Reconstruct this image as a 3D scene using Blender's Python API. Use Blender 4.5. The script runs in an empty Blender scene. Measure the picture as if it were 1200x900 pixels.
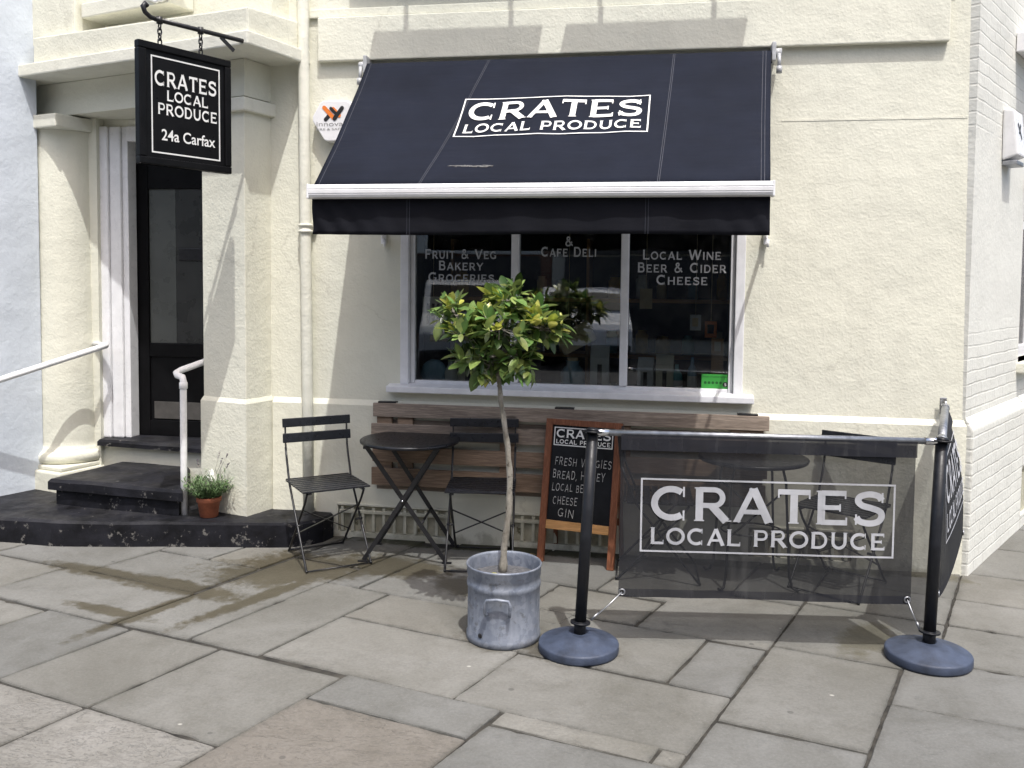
import bpy, bmesh, math, random
from mathutils import Vector, Matrix
from mathutils import noise as mnoise
random.seed(11)
R_ = math.radians
scene = bpy.context.scene
COL = scene.collection

# ------------------------------------------------------------ camera
FPX, EYE = 1045.0, 1.69
YAW, ROLL, TILT = R_(9.8), R_(0.62), R_(3.3)
PPY = 330 + FPX * math.tan(TILT)
fw = Vector((-math.sin(YAW)*math.cos(TILT), math.cos(YAW)*math.cos(TILT), -math.sin(TILT)))
rt0 = Vector((math.cos(YAW), math.sin(YAW), 0)); up0 = rt0.cross(fw)
RT = math.cos(ROLL)*rt0 + math.sin(ROLL)*up0
UP = -math.sin(ROLL)*rt0 + math.cos(ROLL)*up0
CAM = Vector((0, 0, EYE))
cd = bpy.data.cameras.new('camera'); cam = bpy.data.objects.new('camera', cd); COL.objects.link(cam)
m = Matrix((RT, UP, -fw)).transposed().to_4x4(); m.translation = CAM
cam.matrix_world = m
cd.sensor_width = 36; cd.lens = 36*FPX/1200; cd.shift_y = -(450-PPY)/1200
cd.clip_start = 0.05; cd.clip_end = 2000
scene.camera = cam

# ------------------------------------------------------------ sky, sun, exposure
SUN = Vector((-0.20, 0.42, -1.0)).normalized()
w = bpy.data.worlds.new('World'); scene.world = w; w.use_nodes = True
nt = w.node_tree; sky = nt.nodes.new('ShaderNodeTexSky'); sky.sky_type = 'NISHITA'; sky.sun_disc = False
sky.sun_elevation = math.asin(-SUN.z); sky.sun_rotation = math.atan2(-SUN.x, -SUN.y)
nt.links.new(sky.outputs[0], nt.nodes['Background'].inputs[0]); nt.nodes['Background'].inputs[1].default_value = 0.15
sky.dust_density = 5.0; sky.ozone_density = .5; sky.air_density = 1.0
ld = bpy.data.lights.new('sun', 'SUN'); ld.energy = 2.25; ld.angle = R_(0.53); ld.color = (1, .99, .965)
lo = bpy.data.objects.new('sun', ld); COL.objects.link(lo); lo.rotation_euler = SUN.to_track_quat('-Z', 'Y').to_euler()
lo.location = (2, -4, 9)
vs = scene.view_settings; vs.view_transform = 'Standard'; vs.look = 'None'; vs.exposure = 0.76; vs.gamma = 1; vs.use_curve_mapping = False

# ------------------------------------------------------------ survey helpers: where a sight line meets a plane of the place
def ray(x, y): return fw*FPX + RT*(x-600) - UP*(y-PPY)
def pl(x, y, P, n):
    d = ray(x, y); return CAM + d*((P-CAM).dot(n)/d.dot(n))
def gp(x, y, z=0.0): return pl(x, y, Vector((0, 0, z)), Vector((0, 0, 1)))
def yp(x, y, Y): return pl(x, y, Vector((0, Y, 0)), Vector((0, 1, 0)))

# ------------------------------------------------------------ object helpers
def tag(o, label=None, cat=None, group=None, kind=None):
    if label: o['label'] = label
    if cat: o['category'] = cat
    if group: o['group'] = group
    if kind: o['kind'] = kind
    return o
def thing(name, label, cat, loc=(0, 0, 0), rz=0, group=None):
    o = bpy.data.objects.new(name, None); COL.objects.link(o); o.location = loc; o.rotation_euler = (0, 0, rz)
    o.empty_display_size = .1
    return tag(o, label, cat, group)
def copy_tree(o, parent=None):
    c = o.copy(); COL.objects.link(c)
    if parent: c.parent = parent
    for ch in list(o.children): copy_tree(ch, c)
    return c

class MB:
    def __init__(s): s.bm = bmesh.new(); s.col = None
    def poly(s, pts): 
        return s.bm.faces.new([s.bm.verts.new(p) for p in pts])
    def hexa(s, b, t, bevel=0, seg=2):          # b, t: bottom and top rings, counter-clockwise
        n = len(b)
        vb = [s.bm.verts.new(p) for p in b]; vt = [s.bm.verts.new(p) for p in t]
        fs = [s.bm.faces.new(vb[::-1]), s.bm.faces.new(vt)]
        for i in range(n): fs.append(s.bm.faces.new((vb[i], vb[(i+1) % n], vt[(i+1) % n], vt[i])))
        if bevel:
            es = list({e for f in fs for e in f.edges})
            bmesh.ops.bevel(s.bm, geom=es, offset=bevel, segments=seg, profile=.6, affect='EDGES', clamp_overlap=True)
        return s
    def prism(s, pts, z0, z1, bevel=0, seg=2):
        return s.hexa([(p[0], p[1], z0) for p in pts], [(p[0], p[1], z1) for p in pts], bevel, seg)
    def box(s, x0, x1, y0, y1, z0, z1, bevel=0, seg=2):
        return s.prism([(x0, y0), (x1, y0), (x1, y1), (x0, y1)], z0, z1, bevel, seg)
    def beam(s, a, b, wx, wy, side=(0, 0, 1), bevel=0):   # rectangular bar from a to b
        a, b = Vector(a), Vector(b); d = (b-a).normalized(); u = d.cross(Vector(side))
        if u.length < 1e-4: u = d.cross(Vector((1, 0, 0)))
        u.normalize(); v = d.cross(u)
        r = lambda c: [c-u*wx/2-v*wy/2, c+u*wx/2-v*wy/2, c+u*wx/2+v*wy/2, c-u*wx/2+v*wy/2]
        return s.hexa(r(a), r(b), bevel)
    def tube(s, pts, rad, n=10, closed=False, caps=True):
        pts = [Vector(p) for p in pts]; N = len(pts)
        rad = rad if isinstance(rad, (list, tuple)) else [rad]*N
        rings = []; u = None
        for i, p in enumerate(pts):
            if closed: t = (pts[(i+1) % N]-pts[i-1])
            else: t = pts[min(i+1, N-1)]-pts[max(i-1, 0)]
            t.normalize()
            if u is None:
                u = t.orthogonal().normalized()
            else:
                u = (u - t*u.dot(t)); u = u.normalized() if u.length > 1e-5 else t.orthogonal().normalized()
            v = t.cross(u)
            rings.append([s.bm.verts.new(p + (u*math.cos(k*2*math.pi/n) + v*math.sin(k*2*math.pi/n))*rad[i]) for k in range(n)])
        for i in range(N if closed else N-1):
            A, B = rings[i], rings[(i+1) % N]
            for k in range(n): s.bm.faces.new((A[k], A[(k+1) % n], B[(k+1) % n], B[k])).smooth = True
        if caps and not closed:
            s.bm.faces.new(rings[0][::-1]); s.bm.faces.new(rings[-1])
        return s
    def lathe(s, prof, c=(0, 0, 0), n=48, smooth=True, closed=False):   # prof: (radius, z) from bottom to top
        c = Vector(c); rings = []
        for r, z in prof:
            if r < 1e-5: rings.append([s.bm.verts.new(c+Vector((0, 0, z)))])
            else: rings.append([s.bm.verts.new(c+Vector((r*math.cos(k*2*math.pi/n), r*math.sin(k*2*math.pi/n), z))) for k in range(n)])
        idx = list(range(len(rings)-1)) 
        for i in idx:
            A, B = rings[i], rings[i+1]
            for k in range(n):
                k2 = (k+1) % n
                if len(A) == 1 and len(B) == 1: continue
                if len(A) == 1: f = s.bm.faces.new((A[0], B[k2], B[k]))
                elif len(B) == 1: f = s.bm.faces.new((A[k], A[k2], B[0]))
                else: f = s.bm.faces.new((A[k], A[k2], B[k2], B[k]))
                f.smooth = smooth
        return s
    def grid(s, P, nu, nv, smooth=True):
        V = [[s.bm.verts.new(P(i/nu, j/nv)) for j in range(nv+1)] for i in range(nu+1)]
        for i in range(nu):
            for j in range(nv):
                s.bm.faces.new((V[i][j], V[i+1][j], V[i+1][j+1], V[i][j+1])).smooth = smooth
        return s
    def slabgrid(s, P, nrm, th, nu, nv):    # thick sheet
        nrm = Vector(nrm)
        V = [[[s.bm.verts.new(P(i/nu, j/nv)+nrm*o) for j in range(nv+1)] for i in range(nu+1)] for o in (0, -th)]
        for i in range(nu):
            for j in range(nv):
                for L, fl in ((V[0], 0), (V[1], 1)):
                    q = (L[i][j], L[i+1][j], L[i+1][j+1], L[i][j+1])
                    s.bm.faces.new(q if not fl else q[::-1]).smooth = True
        for i in range(nu):
            s.bm.faces.new((V[0][i+1][0], V[0][i][0], V[1][i][0], V[1][i+1][0])); s.bm.faces.new((V[0][i][nv], V[0][i+1][nv], V[1][i+1][nv], V[1][i][nv]))
        for j in range(nv):
            s.bm.faces.new((V[0][0][j], V[0][0][j+1], V[1][0][j+1], V[1][0][j])); s.bm.faces.new((V[0][nu][j+1], V[0][nu][j], V[1][nu][j], V[1][nu][j+1]))
        return s
    def xf(s, M): s.bm.transform(M); return s
    def build(s, name, mt, parent=None, normals=True):
        if normals: bmesh.ops.recalc_face_normals(s.bm, faces=s.bm.faces)
        me = bpy.data.meshes.new(name); s.bm.to_mesh(me); s.bm.free()
        for x in (mt if isinstance(mt, (list, tuple)) else [mt]): me.materials.append(x)
        o = bpy.data.objects.new(name, me); COL.objects.link(o)
        if parent: o.parent = parent
        return o

# ------------------------------------------------------------ materials
class NT:
    def __init__(s, name):
        s.m = bpy.data.materials.new(name); s.m.use_nodes = True; s.t = s.m.node_tree; s.n = s.t.nodes
        s.p = s.n['Principled BSDF']; s.out = s.n['Material Output']
        s.co = s.n.new('ShaderNodeTexCoord').outputs['Object']
    def link(s, a, b): s.t.links.new(a, b)
    def noise(s, scale, detail=4, rough=.55, co=None, dist=0, out='Fac'):
        n = s.n.new('ShaderNodeTexNoise'); n.inputs['Scale'].default_value = scale; n.inputs['Detail'].default_value = detail
        n.inputs['Roughness'].default_value = rough; n.inputs['Distortion'].default_value = dist
        s.link(co or s.co, n.inputs['Vector']); return n.outputs[out]
    def vor(s, scale, out='Distance', co=None, feat='F1'):
        n = s.n.new('ShaderNodeTexVoronoi'); n.feature = feat; n.inputs['Scale'].default_value = scale; s.link(co or s.co, n.inputs['Vector']); return n.outputs[out]
    def scale(s, v, co=None):
        n = s.n.new('ShaderNodeMapping'); n.inputs['Scale'].default_value = v; s.link(co or s.co, n.inputs['Vector']); return n.outputs[0]
    def ramp(s, f, stops, interp='LINEAR'):
        n = s.n.new('ShaderNodeValToRGB'); n.color_ramp.interpolation = interp; e = n.color_ramp.elements
        while len(e) < len(stops): e.new(.5)
        for k, (p, c) in enumerate(stops):
            e[k].position = p; e[k].color = (c, c, c, 1) if not isinstance(c, (tuple, list)) else (*c, 1)
        s.link(f, n.inputs[0]); return n.outputs[0]
    def mix(s, f, a, b, mode='MIX'):
        n = s.n.new('ShaderNodeMix'); n.data_type = 'RGBA'; n.blend_type = mode
        for v, i in ((f, 0), (a, 6), (b, 7)):
            if isinstance(v, (int, float)): n.inputs[i].default_value = v if i == 0 else (v, v, v, 1)
            elif isinstance(v, (tuple, list)): n.inputs[i].default_value = (*v, 1)
            else: s.link(v, n.inputs[i])
        return n.outputs[2]
    def math(s, op, a, b=0.0, c=None):
        n = s.n.new('ShaderNodeMath'); n.operation = op
        for i, v in enumerate((a, b) if c is None else (a, b, c)):
            if isinstance(v, (int, float)): n.inputs[i].default_value = v
            else: s.link(v, n.inputs[i])
        return n.outputs[0]
    def bump(s, h, strength=.5, dist=.01, prev=None):
        n = s.n.new('ShaderNodeBump'); n.inputs['Strength'].default_value = strength; n.inputs['Distance'].default_value = dist
        s.link(h, n.inputs['Height'])
        if prev is not None: s.link(prev, n.inputs['Normal'])
        return n.outputs[0]
    def set(s, col=None, rough=None, nrm=None, metal=None, spec=None):
        for k, v in (('Base Color', col), ('Roughness', rough), ('Normal', nrm), ('Metallic', metal), ('Specular IOR Level', spec)):
            if v is None: continue
            if isinstance(v, (int, float)): s.p.inputs[k].default_value = v
            elif isinstance(v, (tuple, list)): s.p.inputs[k].default_value = (*v, 1)
            else: s.link(v, s.p.inputs[k])
        return s.m

def paint(name, col, rough=.45, var=.12, vs_=14, bump=.15, bs=120, metal=0, wear=None, wearcol=(.5, .48, .45), wscale=22, spec=None):
    t = NT(name); d = tuple(c*(1-var*1.6) for c in col); l = tuple(min(1, c*(1+var)) for c in col)
    c = t.mix(t.ramp(t.noise(vs_, 5, .6), [(.3, 0.), (.7, 1.)]), d, l)
    if wear:
        wn = t.noise(wscale, 8, .72)
        if name == 'black_step_paint':   # kicked on the risers, dusty on the treads
            g_ = t.n.new('ShaderNodeNewGeometry'); sp_ = t.n.new('ShaderNodeSeparateXYZ'); t.link(g_.outputs['Normal'], sp_.inputs[0]); sq = t.n.new('ShaderNodeSeparateXYZ'); t.link(g_.outputs['Position'], sq.inputs[0])
            nz_ = t.math('ABSOLUTE', sp_.outputs['Z'])
            lowz = t.math('SUBTRACT', .11, sq.outputs['Z'])
            wn = t.math('ADD', wn, t.math('ADD', t.math('MULTIPLY', nz_, -.045), t.math('MULTIPLY', t.math('MAXIMUM', lowz, 0.0), .42)))
            c = t.mix(t.math('MULTIPLY', t.math('MULTIPLY', nz_, t.ramp(t.noise(4, 6, .65), [(.45, 0.), (.7, 1.)])), .35), c, (.07, .068, .065))
        c = t.mix(t.ramp(wn, [(wear, 0.), (wear+.03, 1.)]), c, wearcol)
    r = t.ramp(t.noise(vs_*2.3, 4), [(.25, max(.05, rough-.12)), (.75, min(1, rough+.12))])
    return t.set(c, r, t.bump(t.noise(bs, 3), bump, .003), metal, spec)

def stucco(name, col, coarse=1.0, dirt=(.44, .42, .35), dirtamt=.13):
    t = NT(name)
    a = t.noise(62, 2, .5); b = t.noise(150, 2, .5); big = t.noise(2.6, 5, .6); pit = t.noise(21, 5, .6)
    blot = t.ramp(t.noise(1.1, 6, .62), [(.35, 0.), (.75, 1.)])
    c = t.mix(blot, tuple(x*.93 for x in col), tuple(min(1, x*1.03) for x in col))
    c = t.mix(t.math('MULTIPLY', t.ramp(t.noise(26, 4, .6), [(.38, 1.), (.52, 0.)]), .07), c, tuple(x*.72 for x in col))
    # rain streaks and patchy grime
    st = t.ramp(t.noise(5, 5, .6, co=t.scale((1.6, 1.6, .14))), [(.50, 0.), (.74, 1.)])
    c = t.mix(t.math('MULTIPLY', st, dirtamt), c, dirt)
    # damp and splash patches low down on the render
    sep = t.n.new('ShaderNodeSeparateXYZ'); geo = t.n.new('ShaderNodeNewGeometry'); t.link(geo.outputs['Position'], sep.inputs[0])
    low = t.math('SUBTRACT', t.noise(7, 6, .65), t.math('MULTIPLY', sep.outputs['Z'], 2.2))
    c = t.mix(t.math('MULTIPLY', t.ramp(low, [(.40, 0.), (.55, 1.)]), .5), c, (.22, .21, .14))
    wv = t.n.new('ShaderNodeVectorMath'); wv.operation = 'ADD'; ws_ = t.n.new('ShaderNodeVectorMath'); ws_.operation = 'SCALE'; ws_.inputs['Scale'].default_value = .35; t.link(t.noise(2.3, 6, .65, out='Color'), ws_.inputs[0]); t.link(t.co, wv.inputs[0]); t.link(ws_.outputs[0], wv.inputs[1])
    ck = t.ramp(t.vor(.5, co=wv.outputs[0], feat='DISTANCE_TO_EDGE'), [(.0, 1.), (.0022, 0.)])
    ck = t.math('MULTIPLY', ck, t.ramp(t.noise(1.3, 3), [(.52, 0.), (.6, 1.)]))
    c = t.mix(t.math('MULTIPLY', ck, .28), c, (.34, .32, .26))
    peb = t.ramp(a, [(.40, 0.), (.68, 1.)])
    h = t.math('ADD', t.math('ADD', t.math('MULTIPLY', peb, .55), t.math('MULTIPLY', b, .3)), t.math('MULTIPLY', pit, .5))
    nr = t.bump(big, .35, .05)
    nr = t.bump(h, .22*coarse, .006, nr)
    return t.set(c, .82, nr, spec=.25)

M = {}
M['cream'] = stucco('cream_render', (.702, .695, .592))
M['cream_trim'] = stucco('cream_trim_render', (.72, .715, .625), .8, dirtamt=.25)
M['blue'] = stucco('pale_blue_render', (.61, .66, .72), .35, dirt=(.5, .55, .62), dirtamt=.2)
M['white_gloss'] = paint('white_gloss_paint', (.78, .78, .79), .32, .05, 9, .12, 60)
M['frame_white'] = paint('white_window_paint', (.75, .75, .765), .38, .06, 12, .15, 50)
M['rail_white'] = paint('white_rail_paint', (.78, .78, .78), .35, .07, 18, .2, 90, wear=.72, wearcol=(.16, .12, .09), wscale=30)
M['black_step'] = paint('black_step_paint', (.0115, .0118, .0155), .6, .5, 6, .6, 40, wear=.605, wearcol=(.135, .130, .122), wscale=16, spec=.22)
M['black_gloss'] = paint('black_gloss_paint', (.0055, .0055, .0062), .38, .2, 10, .1, 60, spec=.14)
M['black_metal'] = paint('black_iron', (.013, .013, .015), .38, .3, 25, .2, 160, wear=.74, wearcol=(.12, .11, .10), wscale=60)
M['slat_black'] = paint('black_slat_paint', (.010, .011, .015), .34, .3, 20, .2, 120, wear=.73, wearcol=(.10, .10, .10), wscale=70)
M['plastic_base'] = paint('blue_black_rubber', (.038, .051, .084), .62, .3, 11, .3, 160, wear=.68, wearcol=(.16, .17, .19), wscale=24)
M['post'] = paint('black_post_coating', (.010, .011, .014), .42, .25, 16, .1, 140, spec=.3)
M['chrome'] = paint('polished_steel', (.72, .72, .73), .16, .08, 30, .05, 200, metal=1)
M['bracket_grey'] = paint('grey_cast_bracket', (.42, .43, .44), .4, .2, 20, .2, 90)
M['alu'] = paint('white_aluminium', (.78, .78, .79), .33, .06, 8, .06, 160)
M['zinc_dark'] = paint('dull_steel', (.35, .36, .38), .42, .2, 25, .15, 140, metal=.9)
M['letter'] = paint('white_lettering', (.74, .74, .72), .6, .05, 40, .05, 200)
M['letter_mesh'] = paint('banner_lettering', (.44, .45, .48), .6, .08, 20, .05, 200)
M['letter_glass'] = paint('grey_vinyl_lettering', (.42, .43, .44), .5, .05, 30, .02, 200)
M['chalk'] = paint('chalk', (.52, .52, .50), .9, .35, 160, .1, 300)
M['board_black'] = paint('chalkboard', (.009, .010, .012), .55, .4, 7, .1, 80, spec=.2, wear=.76, wearcol=(.06, .06, .06), wscale=12)
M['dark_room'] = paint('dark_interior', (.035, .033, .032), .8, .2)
M['grey_wall'] = paint('lobby_wall', (.42, .43, .42), .8, .06)
M['lobby_pane_pale'] = paint('pale_lobby_view_pane', (.085, .092, .087), .3, .1, 3, .05, 40)  # both pane tones paint in how bright the lobby looks through the glass
M['lobby_pane_dark'] = paint('dark_lobby_view_pane', (.035, .037, .036), .3, .15, 3, .05, 40)
M['kick'] = paint('dull_kick_plate', (.075, .07, .064), .5, .15)
M['terracotta'] = paint('terracotta', (.30, .095, .045), .75, .2, 20, .3, 120, wear=.72, wearcol=(.4, .26, .2), wscale=25)
M['orange'] = paint('orange_plastic', (.75, .20, .03), .5, .03)
M['black_print'] = paint('black_print', (.012, .012, .013), .5, .05)
M['grey_print'] = paint('grey_print', (.28, .28, .28), .6, .05)
M['green_card'] = paint('green_card', (.045, .30, .05), .4, .05)
M['dark_green'] = paint('dark_green_print', (.01, .09, .015), .5, .05)
M['soil'] = paint('potting_soil', (.10, .10, .105), .7, .4, 60, 1.0, 90)
M['paper'] = paint('paper_white', (.72, .72, .68), .8, .05)
M['gunmetal'] = paint('vent_paint', (.55, .54, .44), .6, .12, 12, .3, 80, wear=.68, wearcol=(.18, .16, .12), wscale=20)
M['vent_back'] = paint('vent_recess', (.42, .40, .31), .9, .2, 14, .4, 60, wear=.6, wearcol=(.12, .11, .07), wscale=10)

def wood(name, a, b, rough=.65, axis='x', sc=1.0):
    t = NT(name); st = {'x': (.7, 9, 9), 'y': (9, .7, 9), 'z': (9, 9, .7)}[axis]
    co = t.scale(tuple(v*sc for v in st))
    g = t.noise(3, 6, .6, co=co, dist=1.2); w_ = t.noise(14, 4, .6, co=co)
    c = t.mix(t.ramp(g, [(.3, 0.), (.7, 1.)]), a, b)
    c = t.mix(t.math('MULTIPLY', t.ramp(w_, [(.45, 1.), (.6, 0.)]), .45), c, tuple(x*.55 for x in a))
    kn = t.ramp(t.vor(2.4, co=t.scale((1, 2.6, 2.6) if axis == 'x' else (2.6, 2.6, 1))), [(.05, 1.), (.11, 0.)])
    c = t.mix(t.math('MULTIPLY', kn, .7), c, tuple(x*.3 for x in a))
    return t.set(c, rough, t.bump(w_, .4, .004), spec=.3)
M['pallet'] = wood('weathered_pallet_wood', (.21, .165, .130), (.42, .345, .280), .8)
M['pallet_b'] = wood('brown_pallet_wood', (.20, .135, .092), (.38, .275, .195), .8)
M['frame_wood'] = wood('red_brown_wood', (.17, .062, .030), (.25, .098, .05), .5, 'z')
M['pine'] = wood('yellow_pine', (.48, .25, .09), (.58, .33, .14), .5)
M['card'] = paint('cardboard', (.36, .25, .14), .8, .1)

def attr_leaf(name, rough=.38):
    t = NT(name); a = t.n.new('ShaderNodeAttribute'); a.attribute_name = 'tint'
    c = t.mix(t.math('MULTIPLY', t.ramp(t.noise(40, 3), [(.3, 0.), (.7, 1.)]), .35), a.outputs['Color'], (.02, .05, .01))
    t.set(c, rough, t.bump(t.noise(90, 2), .2, .002), spec=.45)
    tr = t.n.new('ShaderNodeBsdfTranslucent'); mx = t.n.new('ShaderNodeMixShader')
    hs = t.n.new('ShaderNodeHueSaturation'); hs.inputs['Value'].default_value = 1.5; t.link(c, hs.inputs['Color']); t.link(hs.outputs[0], tr.inputs[0])
    mx.inputs[0].default_value = .22
    t.link(t.p.outputs[0], mx.inputs[1]); t.link(tr.outputs[0], mx.inputs[2]); t.link(mx.outputs[0], t.out.inputs[0]); return t.m
M['leaf'] = attr_leaf('leaf', .30)
M['herb'] = attr_leaf('herb_leaf', .6)
def bark():
    t = NT('bark'); n = t.noise(16, 6, .65, co=t.scale((1, 1, .5))); 
    c = t.mix(t.ramp(n, [(.35, 0.), (.65, 1.)]), (.12, .108, .085), (.32, .30, .26))
    c = t.mix(t.ramp(t.noise(30, 4, .6), [(.60, 0.), (.68, 1.)]), c, (.06, .05, .035))
    return t.set(c, .85, t.bump(t.noise(50, 5), .7, .006))
M['bark'] = bark()
def zinc():
    t = NT('galvanised_zinc')
    sp = t.vor(42, 'Color'); g = t.n.new('ShaderNodeRGBToBW'); t.link(sp, g.inputs[0])
    c = t.mix(g.outputs[0], (.125, .148, .195), (.245, .268, .315))
    st = t.ramp(t.noise(6, 6, .65, co=t.scale((3, 3, .35))), [(.45, 0.), (.7, 1.)])
    c = t.mix(t.math('MULTIPLY', st, .5), c, (.34, .36, .40))
    c = t.mix(t.ramp(t.noise(14, 6, .7), [(.60, 0.), (.70, 1.)]), c, (.11, .115, .12))
    return t.set(t.mix(t.ramp(t.noise(5, 8, .7, co=t.scale((1, 1, 2.2))), [(.58, 0.), (.70, .55)]), c, (.12, .095, .075)), t.ramp(t.noise(12, 4), [(.3, .42), (.7, .68)]), t.bump(t.noise(18, 5), .15, .006), .45)
M['zinc'] = zinc()
def fabric(name, col):
    t = NT(name)
    wv = t.noise(3, 5, .6)
    c = t.mix(t.ramp(wv, [(.3, 0.), (.7, 1.)]), tuple(x*.85 for x in col), tuple(x*1.25 for x in col))
    c = t.mix(t.math('MULTIPLY', t.ramp(t.noise(9, 6, .7, co=t.scale((.5, 3, 3))), [(.6, 0.), (.8, 1.)]), .25), c, (.035, .035, .04))
    th = t.noise(420, 2, .5, co=t.scale((1, .35, .35)))
    return t.set(c, .8, t.bump(th, .35, .002, t.bump(t.noise(2.2, 3, .5, co=t.scale((.5, 2.2, 2.2))), .30, .05)), spec=.12)
M['awning'] = fabric('navy_awning_canvas', (.0082, .0105, .0190))
M['valance'] = fabric('shaded_valance_canvas', (.0085, .009, .0125))  # awning cloth again, with the shade on the valance put into its colour
M['thread'] = paint('seam_thread', (.032, .036, .052), .7, .2)
M['scuff'] = paint('white_scuff', (.12, .12, .12), .8, .4, 60)

def mesh_banner(name, alpha, col):
    t = NT(name)
    c = t.mix(t.ramp(t.noise(6, 5, .6), [(.3, 0.), (.7, 1.)]), tuple(x*.8 for x in col), tuple(x*1.25 for x in col))
    dust = t.ramp(t.noise(5, 6, .65, co=t.scale((3, 3, .4))), [(.55, 0.), (.8, 1.)])
    c = t.mix(t.math('MULTIPLY', dust, .35), c, (.12, .12, .12))
    t.set(c, .7, t.bump(t.noise(300, 2), .2, .002), spec=.2)
    tr = t.n.new('ShaderNodeBsdfTransparent'); mx = t.n.new('ShaderNodeMixShader')
    a = t.ramp(t.noise(4, 4, .6), [(.3, alpha-.03), (.7, alpha+.03)])
    lw = t.n.new('ShaderNodeLayerWeight'); lw.inputs[0].default_value = .5
    a = t.math('MAXIMUM', a, t.math('MULTIPLY_ADD', t.math('POWER', lw.outputs['Facing'], 3.0), .30, alpha-.02))   # an open weave closes up when seen aslant
    t.link(a, mx.inputs[0]); t.link(tr.outputs[0], mx.inputs[1]); t.link(t.p.outputs[0], mx.inputs[2]); t.link(mx.outputs[0], t.out.inputs[0]); return t.m
M['mesh'] = mesh_banner('black_mesh_fabric', .80, (.017, .018, .021))
M['letter_mesh'] = mesh_banner('banner_print', .80, (.46, .47, .50))
M['mesh_hem'] = mesh_banner('black_mesh_hem', .92, (.014, .015, .020))

def glass(name, tint=.93, ior=1.95, dirt=.0):
    t = NT(name); tr = t.n.new('ShaderNodeBsdfTransparent'); tr.inputs[0].default_value = (tint*.97, tint, tint*.99, 1)
    gl = t.n.new('ShaderNodeBsdfGlossy'); gl.inputs['Roughness'].default_value = .012
    nr = t.bump(t.noise(1.7, 2), .03, .02); t.link(nr, gl.inputs['Normal'])
    fr = t.n.new('ShaderNodeFresnel'); fr.inputs[0].default_value = ior
    mx = t.n.new('ShaderNodeMixShader'); t.link(fr.outputs[0], mx.inputs[0]); t.link(tr.outputs[0], mx.inputs[1]); t.link(gl.outputs[0], mx.inputs[2])
    df = t.n.new('ShaderNodeBsdfDiffuse'); df.inputs[0].default_value = (.5, .5, .48, 1)
    m2 = t.n.new('ShaderNodeMixShader'); t.link(t.math('MULTIPLY', t.ramp(t.noise(7, 6, .7), [(.5, 0.), (.85, 1.)]), .05), m2.inputs[0])
    t.link(mx.outputs[0], m2.inputs[1]); t.link(df.outputs[0], m2.inputs[2]); t.link(m2.outputs[0], t.out.inputs[0]); return t.m
M['glass'] = glass('window_glass')

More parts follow.
